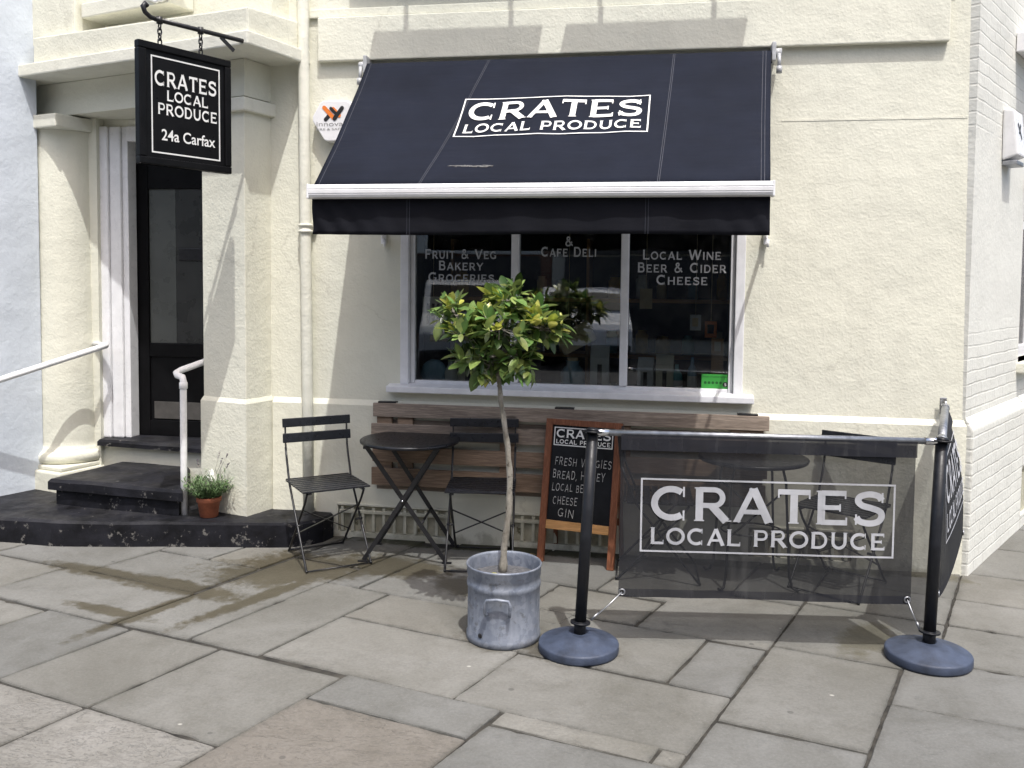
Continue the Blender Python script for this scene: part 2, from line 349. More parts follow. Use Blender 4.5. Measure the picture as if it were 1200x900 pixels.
def paving():
    t = NT('york_stone'); at = t.n.new('ShaderNodeAttribute'); at.attribute_name = 'tint'
    base = at.outputs['Color']
    n1 = t.noise(1.6, 8, .62, dist=.6); n2 = t.noise(9, 8, .7); n3 = t.noise(70, 4, .6)
    c = t.mix(t.ramp(n1, [(.28, 0.), (.72, 1.)]), t.mix(1.0, base, (.74, .73, .69), 'MULTIPLY'), t.mix(1.0, base, (1.22, 1.22, 1.22), 'MULTIPLY'))
    c = t.mix(t.math('MULTIPLY', t.ramp(n2, [(.50, 0.), (.68, 1.)]), .35), c, t.mix(1.0, base, (.62, .60, .55), 'MULTIPLY'))
    c = t.mix(t.math('MULTIPLY', t.ramp(n3, [(.4, 1.), (.6, 0.)]), .16), c, (.05, .048, .042))
    # bedding lines of split sandstone
    riv = t.math('SUBTRACT', 1.0, at.outputs['Alpha'])
    bedn = t.noise(2.0, 8, .68, co=t.scale((.8, 1.9, 1)), dist=.35)
    bed = t.ramp(bedn, [(.492, 0.), (.5, 1.), (.508, 0.)])
    c = t.mix(t.math('MULTIPLY', bed, t.math('MULTIPLY_ADD', riv, .35, .10)), c, (.06, .055, .05))
    ter = t.ramp(bedn, [(.36, 0.), (.37, .35), (.455, .38), (.465, .66), (.56, .7), (.57, 1.)])
    ea = t.n.new('ShaderNodeAttribute'); ea.attribute_name = 'joint'
    jd = t.math('MULTIPLY', t.math('POWER', ea.outputs['Fac'], 1.6), t.ramp(t.noise(7, 8, .72), [(.36, 0.), (.62, 1.)]))
    c = t.mix(t.math('MULTIPLY', jd, .52), c, (.052, .050, .043))
    grit = t.ramp(t.noise(150, 3, .6), [(.60, 0.), (.70, 1.)])
    c = t.mix(t.math('MULTIPLY', grit, .20), c, (.30, .30, .285))
    # damp brown seepage by the step, painted crown shade left of the pot, darker ground at pot and post base
    def patch(cx, cy, rx, ry, ang, amp=.62, s=3.4):
        mp = t.n.new('ShaderNodeMapping'); mp.vector_type = 'TEXTURE'; mp.inputs['Location'].default_value = (cx, cy, 0); mp.inputs['Rotation'].default_value = (0, 0, R_(ang)); mp.inputs['Scale'].default_value = (rx, ry, 1)
        t.link(t.co, mp.inputs[0]); l = t.n.new('ShaderNodeVectorMath'); l.operation = 'LENGTH'
        fl = t.n.new('ShaderNodeVectorMath'); fl.operation = 'MULTIPLY'; fl.inputs[1].default_value = (1, 1, 0); t.link(mp.outputs[0], fl.inputs[0]); t.link(fl.outputs[0], l.inputs[0])
        return t.ramp(t.math('ADD', l.outputs['Value'], t.math('ADD', t.math('MULTIPLY', t.math('SUBTRACT', t.noise(s, 6, .6), .5), amp*1.7), t.math('MULTIPLY', t.math('SUBTRACT', t.noise(17, 8, .72), .5), 1.5))), [(.62, 1.), (.98, 0.)])
    def stain_and_shade(c, ps, col, amt):
        f = None
        for p in ps:
            q = patch(*p); f = q if f is None else t.math('MAXIMUM', f, q)
        return t.mix(t.math('MULTIPLY', f, amt), c, t.mix(1.0, c, col, 'MULTIPLY')), f
    c, f1 = stain_and_shade(c, [(-2.12, 4.85, .62, .36, 25), (-2.1, 4.35, .07, .62, -24, .25), (-2.62, 4.42, .62, .13, -15, .3), (-3.15, 4.55, .55, .10, -14, .3), (-2.55, 4.05, .06, .5, -22, .25), (-1.6, 5.0, .5, .22, 0), (-2.75, 4.02, .35, .06, -14, .3)], (.44, .39, .285), .95)
    c, f2 = stain_and_shade(c, [(-1.02, 4.74, .30, .17, -10), (-.42, 4.02, .27, .22, 0, .25), (-.75, 4.10, .22, .2, 0, .2)], (.45, .42, .36), .9)
    c, f3 = stain_and_shade(c, [(.98, 4.42, .30, .13, 60, .5, 9), (1.5, 5.5, .35, .12, -20, .4)], (.62, .58, .45), .8)
    c, f4 = stain_and_shade(c, [(-.9, 5.47, 1.3, .10, 0, .5), (.7, 5.45, .9, .09, 0, .5)], (.24, .25, .14), .9)
    c, f5 = stain_and_shade(c, [(1.74, 5.72, .09, .05, 0, .2)], (1.0, .62, .38), .9)
    # trodden chewing gum and specks of litter
    gum = t.math('MULTIPLY', t.ramp(t.vor(2.6, co=t.scale((1, 1, 0))), [(.028, 1.), (.036, 0.)]), 1.0)
    c = t.mix(t.math('MULTIPLY', gum, .5), c, (.05, .048, .045))
    gm2 = t.ramp(t.vor(1.9, co=t.scale((1, 1.3, 0))), [(.014, 1.), (.022, 0.)])
    c = t.mix(t.math('MULTIPLY', gm2, .7), c, (.42, .41, .37))
    wet_and_shade = t.math('MAXIMUM', f1, f2)
    rg = t.math('SUBTRACT', .82, t.math('MULTIPLY', wet_and_shade, .32))
    h = t.math('ADD', t.math('MULTIPLY', n2, .7), t.math('MULTIPLY', n3, .3))
    nr = t.bump(n1, .35, .03); nr = t.bump(h, .45, .008, nr); nr = t.bump(bed, .3, .004, nr); nr = t.bump(t.math('MULTIPLY', ter, riv), .8, .012, nr)
    return t.set(c, rg, nr, spec=.3)
M['paving'] = paving()
M['mortar'] = paint('dirty_joint_mortar', (.035, .032, .026), .95, .5, 12, .8, 60)
M['asphalt'] = paint('asphalt', (.05, .05, .052), .9, .3, 30, .8, 120)

def brick_white():
    t = NT('white_painted_brick'); mp = t.n.new('ShaderNodeMapping'); mp.inputs['Rotation'].default_value = (R_(-90), 0, 0); t.link(t.co, mp.inputs[0])
    ds = t.n.new('ShaderNodeVectorMath'); ds.operation = 'ADD'; nz = t.n.new('ShaderNodeVectorMath'); nz.operation = 'SCALE'; nz.inputs['Scale'].default_value = .022
    t.link(t.noise(5, 3, out='Color'), nz.inputs[0]); t.link(mp.outputs[0], ds.inputs[0]); t.link(nz.outputs[0], ds.inputs[1])
    b = t.n.new('ShaderNodeTexBrick'); b.inputs['Scale'].default_value = 1; b.inputs['Brick Width'].default_value = .225; b.inputs['Row Height'].default_value = .075
    b.inputs['Mortar Size'].default_value = .007; b.inputs['Mortar Smooth'].default_value = .5; b.inputs['Color1'].default_value = (1, 1, 1, 1); b.inputs['Color2'].default_value = (.82, .82, .82, 1); b.inputs['Mortar'].default_value = (0, 0, 0, 1)
    t.link(ds.outputs[0], b.inputs['Vector'])
    sep = t.n.new('ShaderNodeSeparateXYZ'); t.link(t.co, sep.inputs[0])
    z = t.math('ADD', sep.outputs['Z'], t.math('MULTIPLY', t.noise(1.6, 4), .7))
    bare = t.math('MAXIMUM', t.ramp(t.math('MULTIPLY', z, .25), [(.37, 1.), (.47, 0.)]), t.ramp(t.math('MULTIPLY', z, .25), [(.72, 0.), (.79, 1.)]))
    hb = t.math('MULTIPLY', b.outputs['Color'], bare)
    c = t.mix(t.ramp(t.noise(1.4, 5, .6), [(.3, 0.), (.7, 1.)]), (.63, .63, .58), (.69, .69, .635))
    c = t.mix(t.math('MULTIPLY', t.math('MULTIPLY', t.math('SUBTRACT', 1.0, b.outputs['Color']), t.math('MULTIPLY', bare, t.ramp(t.noise(9, 4, .6), [(.4, 0.), (.62, 1.)]))), .30), c, (.33, .31, .27))
    c = t.mix(t.math('MULTIPLY', t.ramp(t.noise(22, 6, .7), [(.66, 0.), (.73, 1.)]), .45), c, (.30, .27, .22))
    nr = t.bump(t.noise(3, 4), .4, .03); nr = t.bump(hb, .45, .009, nr); nr = t.bump(t.noise(38, 5, .6), .5, .007, nr)
    return t.set(c, .8, nr, spec=.25)
M['brick_white'] = brick_white()
def brick_red():
    t = NT('red_brick'); mp = t.n.new('ShaderNodeMapping'); mp.inputs['Rotation'].default_value = (R_(-90), 0, 0); t.link(t.co, mp.inputs[0])
    b = t.n.new('ShaderNodeTexBrick'); b.inputs['Scale'].default_value = 1; b.inputs['Brick Width'].default_value = .225; b.inputs['Row Height'].default_value = .075; b.inputs['Mortar Size'].default_value = .006
    b.inputs['Color1'].default_value = (.19, .075, .05, 1); b.inputs['Color2'].default_value = (.26, .11, .07, 1); b.inputs['Mortar'].default_value = (.3, .28, .25, 1)
    t.link(mp.outputs[0], b.inputs['Vector']); return t.set(b.outputs['Color'], .85)
M['brick_red'] = brick_red()

# ------------------------------------------------------------ lettering: stroke alphabet with small wedge serifs (copperplate style capitals)
def arc(cx, cy, rx, ry, a0, a1, n=14): return [(cx+rx*math.cos(R_(a0+(a1-a0)*i/n)), cy+ry*math.sin(R_(a0+(a1-a0)*i/n))) for i in range(n+1)]
def smooth(ps, n=6):
    out = []; P = [ps[0]]+list(ps)+[ps[-1]]
    for i in range(1, len(P)-2):
        for k in range(n):
            t = k/n; a, b, c, d = P[i-1], P[i], P[i+1], P[i+2]
            out.append(tuple(.5*(2*b[j]+(c[j]-a[j])*t+(2*a[j]-5*b[j]+4*c[j]-d[j])*t*t+(3*b[j]-a[j]-3*c[j]+d[j])*t**3) for j in (0, 1)))
    out.append(ps[-1]); return out
TK, TH = .175, .135
def sv(x, y0=0, y1=1, wd=TK, s0=1, s1=1):   # stem with serifs
    r = [([(x, y0), (x, y1)], wd)]
    if s0: r.append(([(x-wd/2-.05, y0+.018), (x+wd/2+.05, y0+.018)], .036))
    if s1: r.append(([(x-wd/2-.05, y1-.018), (x+wd/2+.05, y1-.018)], .036))
    return r
def sh(y, x0, x1, wd=TH, tip=0, dy=.09): 
    r = [([(x0, y), (x1, y)], wd)]
    if tip: r.append(([(x1-.02, y-wd/2-dy*(tip in (1, 3))), (x1-.02, y+wd/2+dy*(tip in (2, 3)))], .045))
    return r
GL = {
 'A': (1.06, [([(.09, 0), (.53, 1)], .14), ([(.97, 0), (.53, 1)], .19), ([(.28, .31), (.78, .31)], .12), ([(.0, .018), (.2, .018)], .036), ([(.83, .018), (1.08, .018)], .036), ([(.42, .985), (.64, .985)], .05)]),
 'B': (.92, sv(.16)+[([(.16, .935), (.5, .935)]+arc(.55, .74, .18, .195, 90, -90)+[(.16, .545)], .13), ([(.5, .52)]+arc(.58, .295, .21, .23, 90, -90)+[(.16, .065)], .14)]),
 'C': (1.08, [(arc(.56, .5, .455, .425, 52, 308, 22), .16), ([(.90, .70), (.90, 1.0)], .05), ([(.90, .0), (.90, .30)], .05)]),
 'D': (1.06, sv(.16)+[([(.16, .935), (.45, .935)]+arc(.5, .5, .42, .435, 90, -90, 18)+[(.16, .065)], .14)]),
 'E': (.90, sv(.16)+sh(.935, .16, .82, TH, 1)+sh(.51, .16, .68, .12, 3, .05)+sh(.065, .16, .86, TH, 2)),
 'F': (.86, sv(.16)+sh(.935, .16, .82, TH, 1)+sh(.49, .16, .68, .12, 3, .05)),
 'G': (1.12, [(arc(.56, .5, .455, .425, 52, 330, 22), .16), ([(.90, .70), (.90, 1.0)], .05), ([(.92, .06), (.92, .42)], .16), ([(.66, .43), (1.04, .43)], .07)]),
 'H': (1.08, sv(.16)+sv(.92)+sh(.5, .16, .92, .12)),
 'I': (.36, sv(.18)),
 'K': (1.0, sv(.16)+[([(.2, .42), (.86, 1)], .13), ([(.42, .6), (.93, 0)], .19), ([(.70, .985), (1.0, .985)], .036), ([(.76, .018), (1.05, .018)], .036)]),
 'L': (.84, sv(.16)+sh(.065, .16, .82, TH, 2, .13)),
 'N': (1.1, sv(.13, wd=.13)+sv(.96, wd=.13)+[([(.13, 1), (.96, 0)], .17)]),
 'O': (1.14, [(arc(.57, .5, .47, .43, 0, 360, 30), .16)]),
 'P': (.90, sv(.16)+[([(.16, .935), (.5, .935)]+arc(.56, .69, .23, .245, 90, -90)+[(.16, .445)], .13)]),
 'R': (1.0, sv(.16)+[([(.16, .935), (.5, .935)]+arc(.56, .70, .23, .235, 90, -90)+[(.16, .465)], .13), ([(.5, .46), (.90, 0)], .19), ([(.76, .018), (1.04, .018)], .036)]),
 'S': (.92, [(smooth([(.79, .76), (.70, .88), (.46, .93), (.22, .86), (.16, .72), (.28, .59), (.52, .52), (.74, .43), (.80, .28), (.70, .12), (.46, .065), (.22, .12), (.12, .24)], 5), .155), ([(.81, .68), (.81, .98)], .05), ([(.11, .02), (.11, .33)], .05)]),
 'T': (.98, sv(.49, s1=0)+sh(.935, .06, .92, TH, 1, .12)+[([(.07, .76), (.07, 1.0)], .045)]),
 'U': (1.04, [([(.16, 1), (.16, .45)]+arc(.52, .42, .36, .36, 180, 360)+[(.88, 1)], .16), ([(.03, .982), (.30, .982)], .036), ([(.75, .982), (1.01, .982)], .036)]),
 'V': (1.04, [([(.08, 1), (.52, 0)], .19), ([(.96, 1), (.52, 0)], .14), ([(-.02, .982), (.22, .982)], .036), ([(.84, .982), (1.08, .982)], .036)]),
 'W': (1.5, [([(.08, 1), (.42, 0)], .18), ([(.75, 1), (.42, 0)], .13), ([(.75, 1), (1.08, 0)], .18), ([(1.42, 1), (1.08, 0)], .13), ([(-.02, .982), (.22, .982)], .036), ([(1.3, .982), (1.54, .982)], .036)]),
 'Y': (1.0, [([(.06, 1), (.5, .46)], .18), ([(.94, 1), (.5, .46)], .14)]+sv(.5, 0, .5, s1=0)+[([(-.04, .982), (.2, .982)], .036), ([(.82, .982), (1.06, .982)], .036)]),
 '&': (1.1, [(smooth([(1.0, .05), (.62, .42), (.30, .72), (.30, .88), (.46, .95), (.60, .86), (.56, .70), (.30, .50), (.15, .30), (.22, .10), (.44, .05), (.70, .16), (.90, .48)], 5), .13)]),
 ',': (.3, [([(.15, .1), (.08, -.14)], .12)]),
 ' ': (.5, []),
}
def ribbon(bm, pts, wd, T, zz):
    ps = []
    for p in pts:
        if not ps or (Vector(p)-Vector(ps[-1])).length > 1e-5: ps.append(p)
    ps = [Vector(p) for p in ps]; n = len(ps)
    closed = n > 3 and (ps[0]-ps[-1]).length < 1e-3
    if closed: ps = ps[:-1]; n -= 1
    L, Rr = [], []
    for i in range(n):
        a = ps[i-1] if (i > 0 or closed) else ps[i]; b = ps[(i+1) % n] if (i < n-1 or closed) else ps[i]
        t = (b-a).normalized(); nn = Vector((-t.y, t.x))
        k = 1.0
        if (i > 0 and i < n-1) or closed:
            t0 = (ps[i]-ps[i-1]).normalized(); k = 1/max(.6, abs(nn.dot(Vector((-t0.y, t0.x)))))
        L.append(bm.verts.new(T(ps[i]+nn*wd/2*k, zz))); Rr.append(bm.verts.new(T(ps[i]-nn*wd/2*k, zz)))
    for i in range(n if closed else n-1):
        j = (i+1) % n; bm.faces.new((Rr[i], Rr[j], L[j], L[i]))
def text_width(s, sc, track): 
    return sum((GL[c.upper()][0]*(1 if (c.isupper() or not c.isalpha()) else sc)+track) for c in s)-track
def letter(bm, s, O, ux, uy, h, width=None, sx=1.0, track=.10, small=.78, thin=None, slant=0, wob=0):
    """capitals set from the left end O; lower-case input becomes small capitals; ux, uy unit vectors of the surface"""
    ux, uy = Vector(ux).normalized(), Vector(uy).normalized(); nz = ux.cross(uy)
    if width: sx = width/(text_width(s, small, track)*h)
    x = 0; k = 0
    for c in s:
        adv, st = GL[c.upper()]; sc = 1 if (c.isupper() or not c.isalpha()) else small
        oy = random.uniform(-wob, wob); rs = 1+random.uniform(-wob, wob)*1.5; sl = slant+random.uniform(-wob, wob)
        for pts, wd in st:
            if thin and wd < .06: continue
            if not thin and wd >= .06: wd *= 1.16
            k += 1
            def T(p, zz, x=x, sc=sc): 
                xx = x+p.x*sc + (p.y*sl if (slant or wob) else 0); yy = p.y*sc*rs+oy
                return O + ux*(xx*h*sx) + uy*(yy*h) + nz*zz
            ribbon(bm, pts, thin or wd, T, .0004*(k % 7))
        x += adv*sc+track
def rect_frame(bm, O, ux, uy, w_, h_, t):
    ux, uy = Vector(ux).normalized(), Vector(uy).normalized()
    P = lambda a, b: O+ux*a+uy*b
    for a0, a1, b0, b1 in ((0, w_, 0, t), (0, w_, h_-t, h_), (0, t, t, h_-t), (w_-t, w_, t, h_-t)):
        bm.faces.new([bm.verts.new(P(a, b)) for a, b in ((a0, b0), (a1, b0), (a1, b1), (a0, b1))])
def font_text(bm, s, O, ux, uy, h, width=None, bold=0.0, align='LEFT'):
    cu = bpy.data.curves.new('lettering', 'FONT'); cu.body = s; cu.size = 1; cu.offset = bold; cu.align_x = align
    ob = bpy.data.objects.new('lettering', cu); COL.objects.link(ob)
    bpy.context.view_layer.update()
    me = bpy.data.meshes.new_from_object(ob.evaluated_get(bpy.context.evaluated_depsgraph_get()))
    ux, uy = Vector(ux).normalized(), Vector(uy).normalized()
    xs = [v.co.x for v in me.vertices]; sx = h if not width else width/max(1e-4, (max(xs)-min(xs)))
    vs_ = [bm.verts.new(O+ux*(v.co.x*sx)+uy*(v.co.y*h)) for v in me.vertices]
    for p in me.polygons:
        try: bm.faces.new([vs_[i] for i in p.vertices])
        except ValueError: pass
    bpy.data.objects.remove(ob); bpy.data.curves.remove(cu); bpy.data.meshes.remove(me)
def crates_logo(bm, O, ux, uy, W_, H_, t):
    """boxed two-line shop lettering with its lower left corner at O"""
    ux, uy = Vector(ux).normalized(), Vector(uy).normalized()
    rect_frame(bm, O, ux, uy, W_, H_, t)
    letter(bm, 'CRATES', O+ux*W_*.040+uy*H_*.440, ux, uy, H_*.455, W_*.925, track=.085)
    letter(bm, 'LOCAL PRODUCE', O+ux*W_*.040+uy*H_*.11, ux, uy, H_*.225, W_*.925, track=.13)

# ------------------------------------------------------------ ground
road = MB(); road.box(-300, 300, -300, 300, -.35, -.13)
tag(road.build('road', M['asphalt']), kind='structure')
bed = MB(); bed.box(-16, 14, -2.6, 22, -.128, -.009)
tag(bed.build('pavement_bed', M['mortar']), kind='structure')
kb = MB()
for i in range(33): kb.box(-16+i*.92, -16+i*.92+.91, -2.76, -2.605, -.128, .0, .015)
tag(kb.build('kerb', M['paving']), kind='structure')
EU = Vector((math.cos(R_(-15)), math.sin(R_(-15)))); EV = Vector((math.cos(R_(69)), math.sin(R_(69))))
slabs = [  # (u0, u1, v0, v1) in paving directions, read off the joints
 (-4.3, -3.73, 2.42, 3.07), (-3.73, -3.19, 2.42, 3.08), (-3.19, -2.52, 2.42, 3.09), (-4.9, -4.3, 2.42, 3.06),
 (-4.1, -3.19, 1.75, 2.42), (-3.19, -2.52, 1.75, 2.42), (-2.52, -1.78, 2.1, 2.86), (-2.52, -1.78, 2.86, 3.12),
 (-1.78, -1.14, 3.0, 3.12), (-1.14, -1.04, 3.0, 3.11), (-1.78, -1.04, 2.4, 3.0),
 (-5.6, -4.85, 3.06, 3.56), (-4.85, -3.87, 3.07, 3.58), (-3.87, -3.40, 3.09, 4.32), (-3.40, -2.99, 3.1, 4.04),
 (-2.99, -2.01, 3.12, 3.66), (-2.01, -1.04, 3.11, 3.64), (-2.99, -2.22, 3.66, 4.04), (-2.22, -1.32, 3.65, 4.2), (-1.32, -1.04, 3.64, 4.18),
 (-3.19, -2.28, 4.04, 4.6), (-2.28, -1.68, 4.2, 4.58), (-1.68, -1.04, 4.2, 4.85), (-3.40, -3.19, 4.04, 4.9),
 (-3.19, -2.62, 4.6, 5.6), (-2.62, -2.07, 4.6, 5.6), (-2.07, -1.42, 4.6, 5.6), (-1.42, -1.04, 4.86, 5.7),
 (-4.69, -3.9, 3.58, 4.06), (-4.69, -4.29, 4.06, 5.2), (-4.29, -3.9, 4.06, 5.2), (-5.5, -4.69, 3.57, 4.4), (-6.3, -5.5, 3.5, 4.4), (-3.88, -3.4, 4.33, 5.3),
 (-2.22, -2.0, 4.04, 4.2), (-2.28, -2.22, 4.04, 4.2),
 (-1.04, -.48, 2.7, 3.41), (-1.04, -.48, 3.41, 4.25), (-1.04, -.36, 4.25, 4.91), (-1.04, -.36, 4.91, 5.34), (-1.04, -.36, 5.34, 5.9),
 (-.48, .35, 3.2, 3.86), (-.48, .30, 3.86, 4.40), (-.36, .5, 4.40, 4.91), (-.36, .35, 4.91, 5.34), (-.36, .42, 5.34, 5.86), (-.48, -.36, 4.26, 4.40),
 (-.36, .1, 5.86, 6.5), (-.36, .2, 6.5, 7.1), (-.36, .0, 7.1, 7.7), (.1, .9, 5.86, 6.5), (.2, .9, 6.5, 7.1), (0, .9, 7.1, 7.7), (-.36, .9, 7.7, 8.3),
]
def covered(u, v): return any(a < u < b and c < v < d for a, b, c, d in slabs)
core = list(slabs)
v = -6.0
while v < 12:   # the rest of the pavement outside the picture
    hgt = random.uniform(.45, .72); u = -11.0-random.random()
    while u < 9:
        wd = random.uniform(.5, 1.0)
        cells = [(u+wd*(i+.5)/5, v+hgt*(j+.5)/5) for i in range(5) for j in range(5)]
        hit = any(a < u+wd and b > u and c < v+hgt and d > v for a, b, c, d in core)
        if not hit: slabs.append((u, u+wd, v, v+hgt))
        u += wd
    v += hgt
# fill the seam between the surveyed slabs and the rest with small pieces
g = .12; seam = []
uu = -6.9
while uu < 1.6:
    vv = 1.2
    while vv < 8.9:
        if not any(a < uu+g and b > uu and c < vv+g and d > vv for a, b, c, d in slabs): seam.append((uu, vv))
        vv += g
    uu += g
runs = {}
for a, b in seam: runs.setdefault(round(b, 3), []).append(a)
for b, us in runs.items():
    us.sort(); s0 = us[0]; pr = us[0]
    for a in us[1:]+[99]:
        if a-pr > g*1.5 or a-s0 > .9: slabs.append((s0, pr+g, b, b+g)); s0 = a
        pr = a
pv = bmesh.new(); tl = pv.verts.layers.float_color.new('tint'); jl = pv.verts.layers.float.new('joint')
for k, (a, b, c, d) in enumerate(slabs):
    P = lambda u, v: EU*u+EV*v
    cen = P((a+b)/2, (c+d)/2)
    if cen.y < -2.7 or abs(cen.x) > 12 or cen.y > 11: continue
    jg = random.uniform(.003, .0075); q = [P(a+jg, c+jg), P(b-jg, c+jg), P(b-jg, d-jg), P(a+jg, d-jg)]
    if min(p.y for p in q) < -2.6: continue
    base = random.choice([(.160, .159, .148), (.168, .166, .154), (.153, .153, .145), (.170, .166, .151), (.149, .150, .144)])
    if (a, c) == (-2.52, 2.1): base = (.168, .155, .138)
    if (a, c) in ((-4.1, 1.75), (-3.19, 1.75)): base = (.205, .199, .185)
    f = random.uniform(.93, 1.07); tint = (*(x*f for x in base), 0 if (a, c) in ((-4.1, 1.75), (-3.19, 1.75)) else (.45 if (a, c) == (-2.52, 2.1) else 1))
    tz = [random.uniform(-.0035, .0035) for _ in range(4)]
    ring = []
    # worn, slightly wavy arrises
    edge = []
    for i in range(4):
        p0, p1 = q[i], q[(i+1) % 4]; n = max(3, int((p1-p0).length/.03))
        for j in range(n):
            t = j/n; p = p0.lerp(p1, t); zz = tz[i]*(1-t)+tz[(i+1) % 4]*t
            nv = mnoise.noise(Vector((p.x*6, p.y*6, 3.1)))*.004+mnoise.noise(Vector((p.x*25, p.y*25, 9.7)))*.003+max(0, mnoise.noise(Vector((p.x*11, p.y*11, 2.2)))-.42)*.05
            dcen = (Vector((cen.x, cen.y))-p).normalized()
            if j == 0: nv += .003
            edge.append((p+dcen*(nv+.001), zz, dcen))
    vb = [pv.verts.new((e[0].x, e[0].y, -.03)) for e in edge]
    v1 = [pv.verts.new((e[0].x, e[0].y, -.005+e[1])) for e in edge]
    v2 = [pv.verts.new((e[0].x+e[2].x*.004, e[0].y+e[2].y*.004, e[1])) for e in edge]
    v3 = [pv.verts.new((e[0].x+e[2].x*.045, e[0].y+e[2].y*.045, e[1])) for e in edge]
    for vv in vb+v1+v2+v3: vv[tl] = tint
    for vv in vb+v1+v2: vv[jl] = 1.0
    for vv in v3: vv[jl] = 0.0
    N = len(edge)
    for i in range(N):
        j = (i+1) % N; pv.faces.new((vb[i], vb[j], v1[j], v1[i])); pv.faces.new((v1[i], v1[j], v2[j], v2[i])); pv.faces.new((v2[i], v2[j], v3[j], v3[i]))
    pv.faces.new(v3)
me = bpy.data.meshes.new('pavement'); pv.to_mesh(me); pv.free(); me.materials.append(M['paving'])
po = bpy.data.objects.new('pavement', me); COL.objects.link(po); tag(po, kind='structure')

# ------------------------------------------------------------ the shop building
WY = 5.55                                                       # street face of the shop wall
SX, SY = math.sin(R_(30.9)), math.cos(R_(30.9))                 # direction of the flank wall
CX = 1.735
shop = thing('shop_building', 'cream rendered corner shop building with porch, shop window and white brick flank', 'building', (0, WY, 0))
shop.location = (0, 0, 0)
WX0, WX1, WZ0, WZ1 = -1.69, .465, .99, 2.34                     # window opening
HT = 5.4
cxz = lambda z: CX-.018*z
f = MB()
f.box(-2.75, WX0, WY, WY+.28, -.02, HT); f.box(WX0, WX1, WY, WY+.28, -.02, WZ0); f.box(WX0, WX1, WY, WY+.28, WZ1, HT)
f.hexa([(WX1, WY, -.02), (cxz(0), WY, -.02), (cxz(0), WY+.28, -.02), (WX1, WY+.28, -.02)], [(WX1, WY, HT), (cxz(HT), WY, HT), (cxz(HT), WY+.28, HT), (WX1, WY+.28, HT)])
f.build('front_wall', M['cream'], shop)
f = MB()   # plinth with weathered top edge
def plinth_run(mb, x0, x1, a=.028, zt=.875, y=WY, gaps=()):
    xs = [x0]
    for g0, g1 in gaps: xs += [g0, g1]
    xs.append(x1)
    for i in range(0, len(xs), 2):
        if i > 0:
            mb.hexa([(xs[i-1], y-a, .225), (xs[i], y-a, .225), (xs[i], y-.002, .225), (xs[i-1], y-.002, .225)], [(xs[i-1], y-a, zt), (xs[i], y-a, zt), (xs[i], y-.002, zt+.035), (xs[i-1], y-.002, zt+.035)])
        mb.hexa([(xs[i], y-a, -.02), (xs[i+1], y-a, -.02), (xs[i+1], y-.002, -.02), (xs[i], y-.002, -.02)], [(xs[i], y-a, zt), (xs[i+1], y-a, zt), (xs[i+1], y-.002, zt+.035), (xs[i], y-.002, zt+.035)])
VENTS = [(-2.105, -1.335), (-.975, -.28), (.52, 1.12)]
plinth_run(f, -2.56, CX, gaps=VENTS)
for g0, g1 in VENTS: f.box(g0, g1, WY-.028, WY-.002, -.02, .035)
f.build('plinth', M['cream'], shop)
f = MB()   # string course over the window
f.box(-2.235, 1.56, WY-.045, WY-.002, 3.085, 3.362, .008); f.box(-2.30, 1.60, WY-.022, WY-.003, 3.364, 3.42, .006)
f.box(-2.0, 1.70, WY-.09, WY-.002, 3.60, 3.72, .012)
f.build('string_course', M['cream'], shop)
f = MB(); f.box(.65, 1.68, WY-.0022, WY-.0005, 2.655, 2.668, .0008); f.build('render_ridge', M['cream'], shop)
# flank wall in its own direction
fl = MB(); L = 7.0
W0, W1, SZ0, SZ1 = 1.33, 2.3, 1.17, 3.12
for a, b, c, d in ((0, W0, -.02, HT), (W0, W1, -.02, SZ0), (W0, W1, SZ1, HT), (W1, L, -.02, HT)): 
    fl.hexa([(a-(0 if a else .0), 0, c), (b, 0, c), (b, .3, c), (a, .3, c)], [(a+(.0), 0, d), (b, 0, d), (b, .3, d), (a, .3, d)])
flank = fl.build('flank_wall', M['brick_white'], shop); flank.location = (CX, WY, 0); flank.rotation_euler = (0, 0, math.atan2(SY, SX))
# shear the corner to the same slight batter as the front
for vtx in flank.data.vertices: vtx.co.x -= .018*vtx.co.z*SX; vtx.co.y += .018*vtx.co.z*SY*1.0 if False else 0
f = MB()
segs = [(-.02, 1.36), (1.86, L)]
for a, b in segs: f.hexa([(a, -.05, -.02), (b, -.05, -.02), (b, -.002, -.02), (a, -.002, -.02)], [(a, -.05, .86), (b, -.05, .86), (b, -.002, .93), (a, -.002, .93)], .012)
f.hexa([(1.36, -.05, .44), (1.86, -.05, .44), (1.86, -.002, .44), (1.36, -.002, .44)], [(1.36, -.05, .86), (1.86, -.05, .86), (1.86, -.002, .93), (1.36, -.002, .93)])
f.box(1.36, 1.86, -.05, -.002, -.02, .09)
fp = f.build('flank_plinth', M['brick_white'], shop); fp.location = flank.location; fp.rotation_euler = flank.rotation_euler
f = MB()
for k in range(9): f.box(1.385+k*.055, 1.403+k*.055, -.03, -.012, .09, .40-.012*abs(k-4)**1.3)
f.box(1.36, 1.86, -.012, -.004, .09, .44)
cv = f.build('flank_grille', M['gunmetal'], shop); cv.location = flank.location; cv.rotation_euler = flank.rotation_euler
def in_flank(o): o.location = flank.location; o.rotation_euler = flank.rotation_euler; return o
swin = bpy.data.objects.new('flank_window', None); COL.objects.link(swin); swin.parent = shop; in_flank(swin)
f = MB()
for a, b, c, d in ((W0, W0+.07, SZ0, SZ1), (W1-.07, W1, SZ0, SZ1), (W0+.07, W1-.07, SZ0, SZ0+.08), (W0+.07, W1-.07, SZ1-.08, SZ1), (W0+.07, W1-.07, 2.12, 2.18)): f.box(a, b, .12, .19, c, d, .006)
f.build('frame', M['frame_white'], swin)
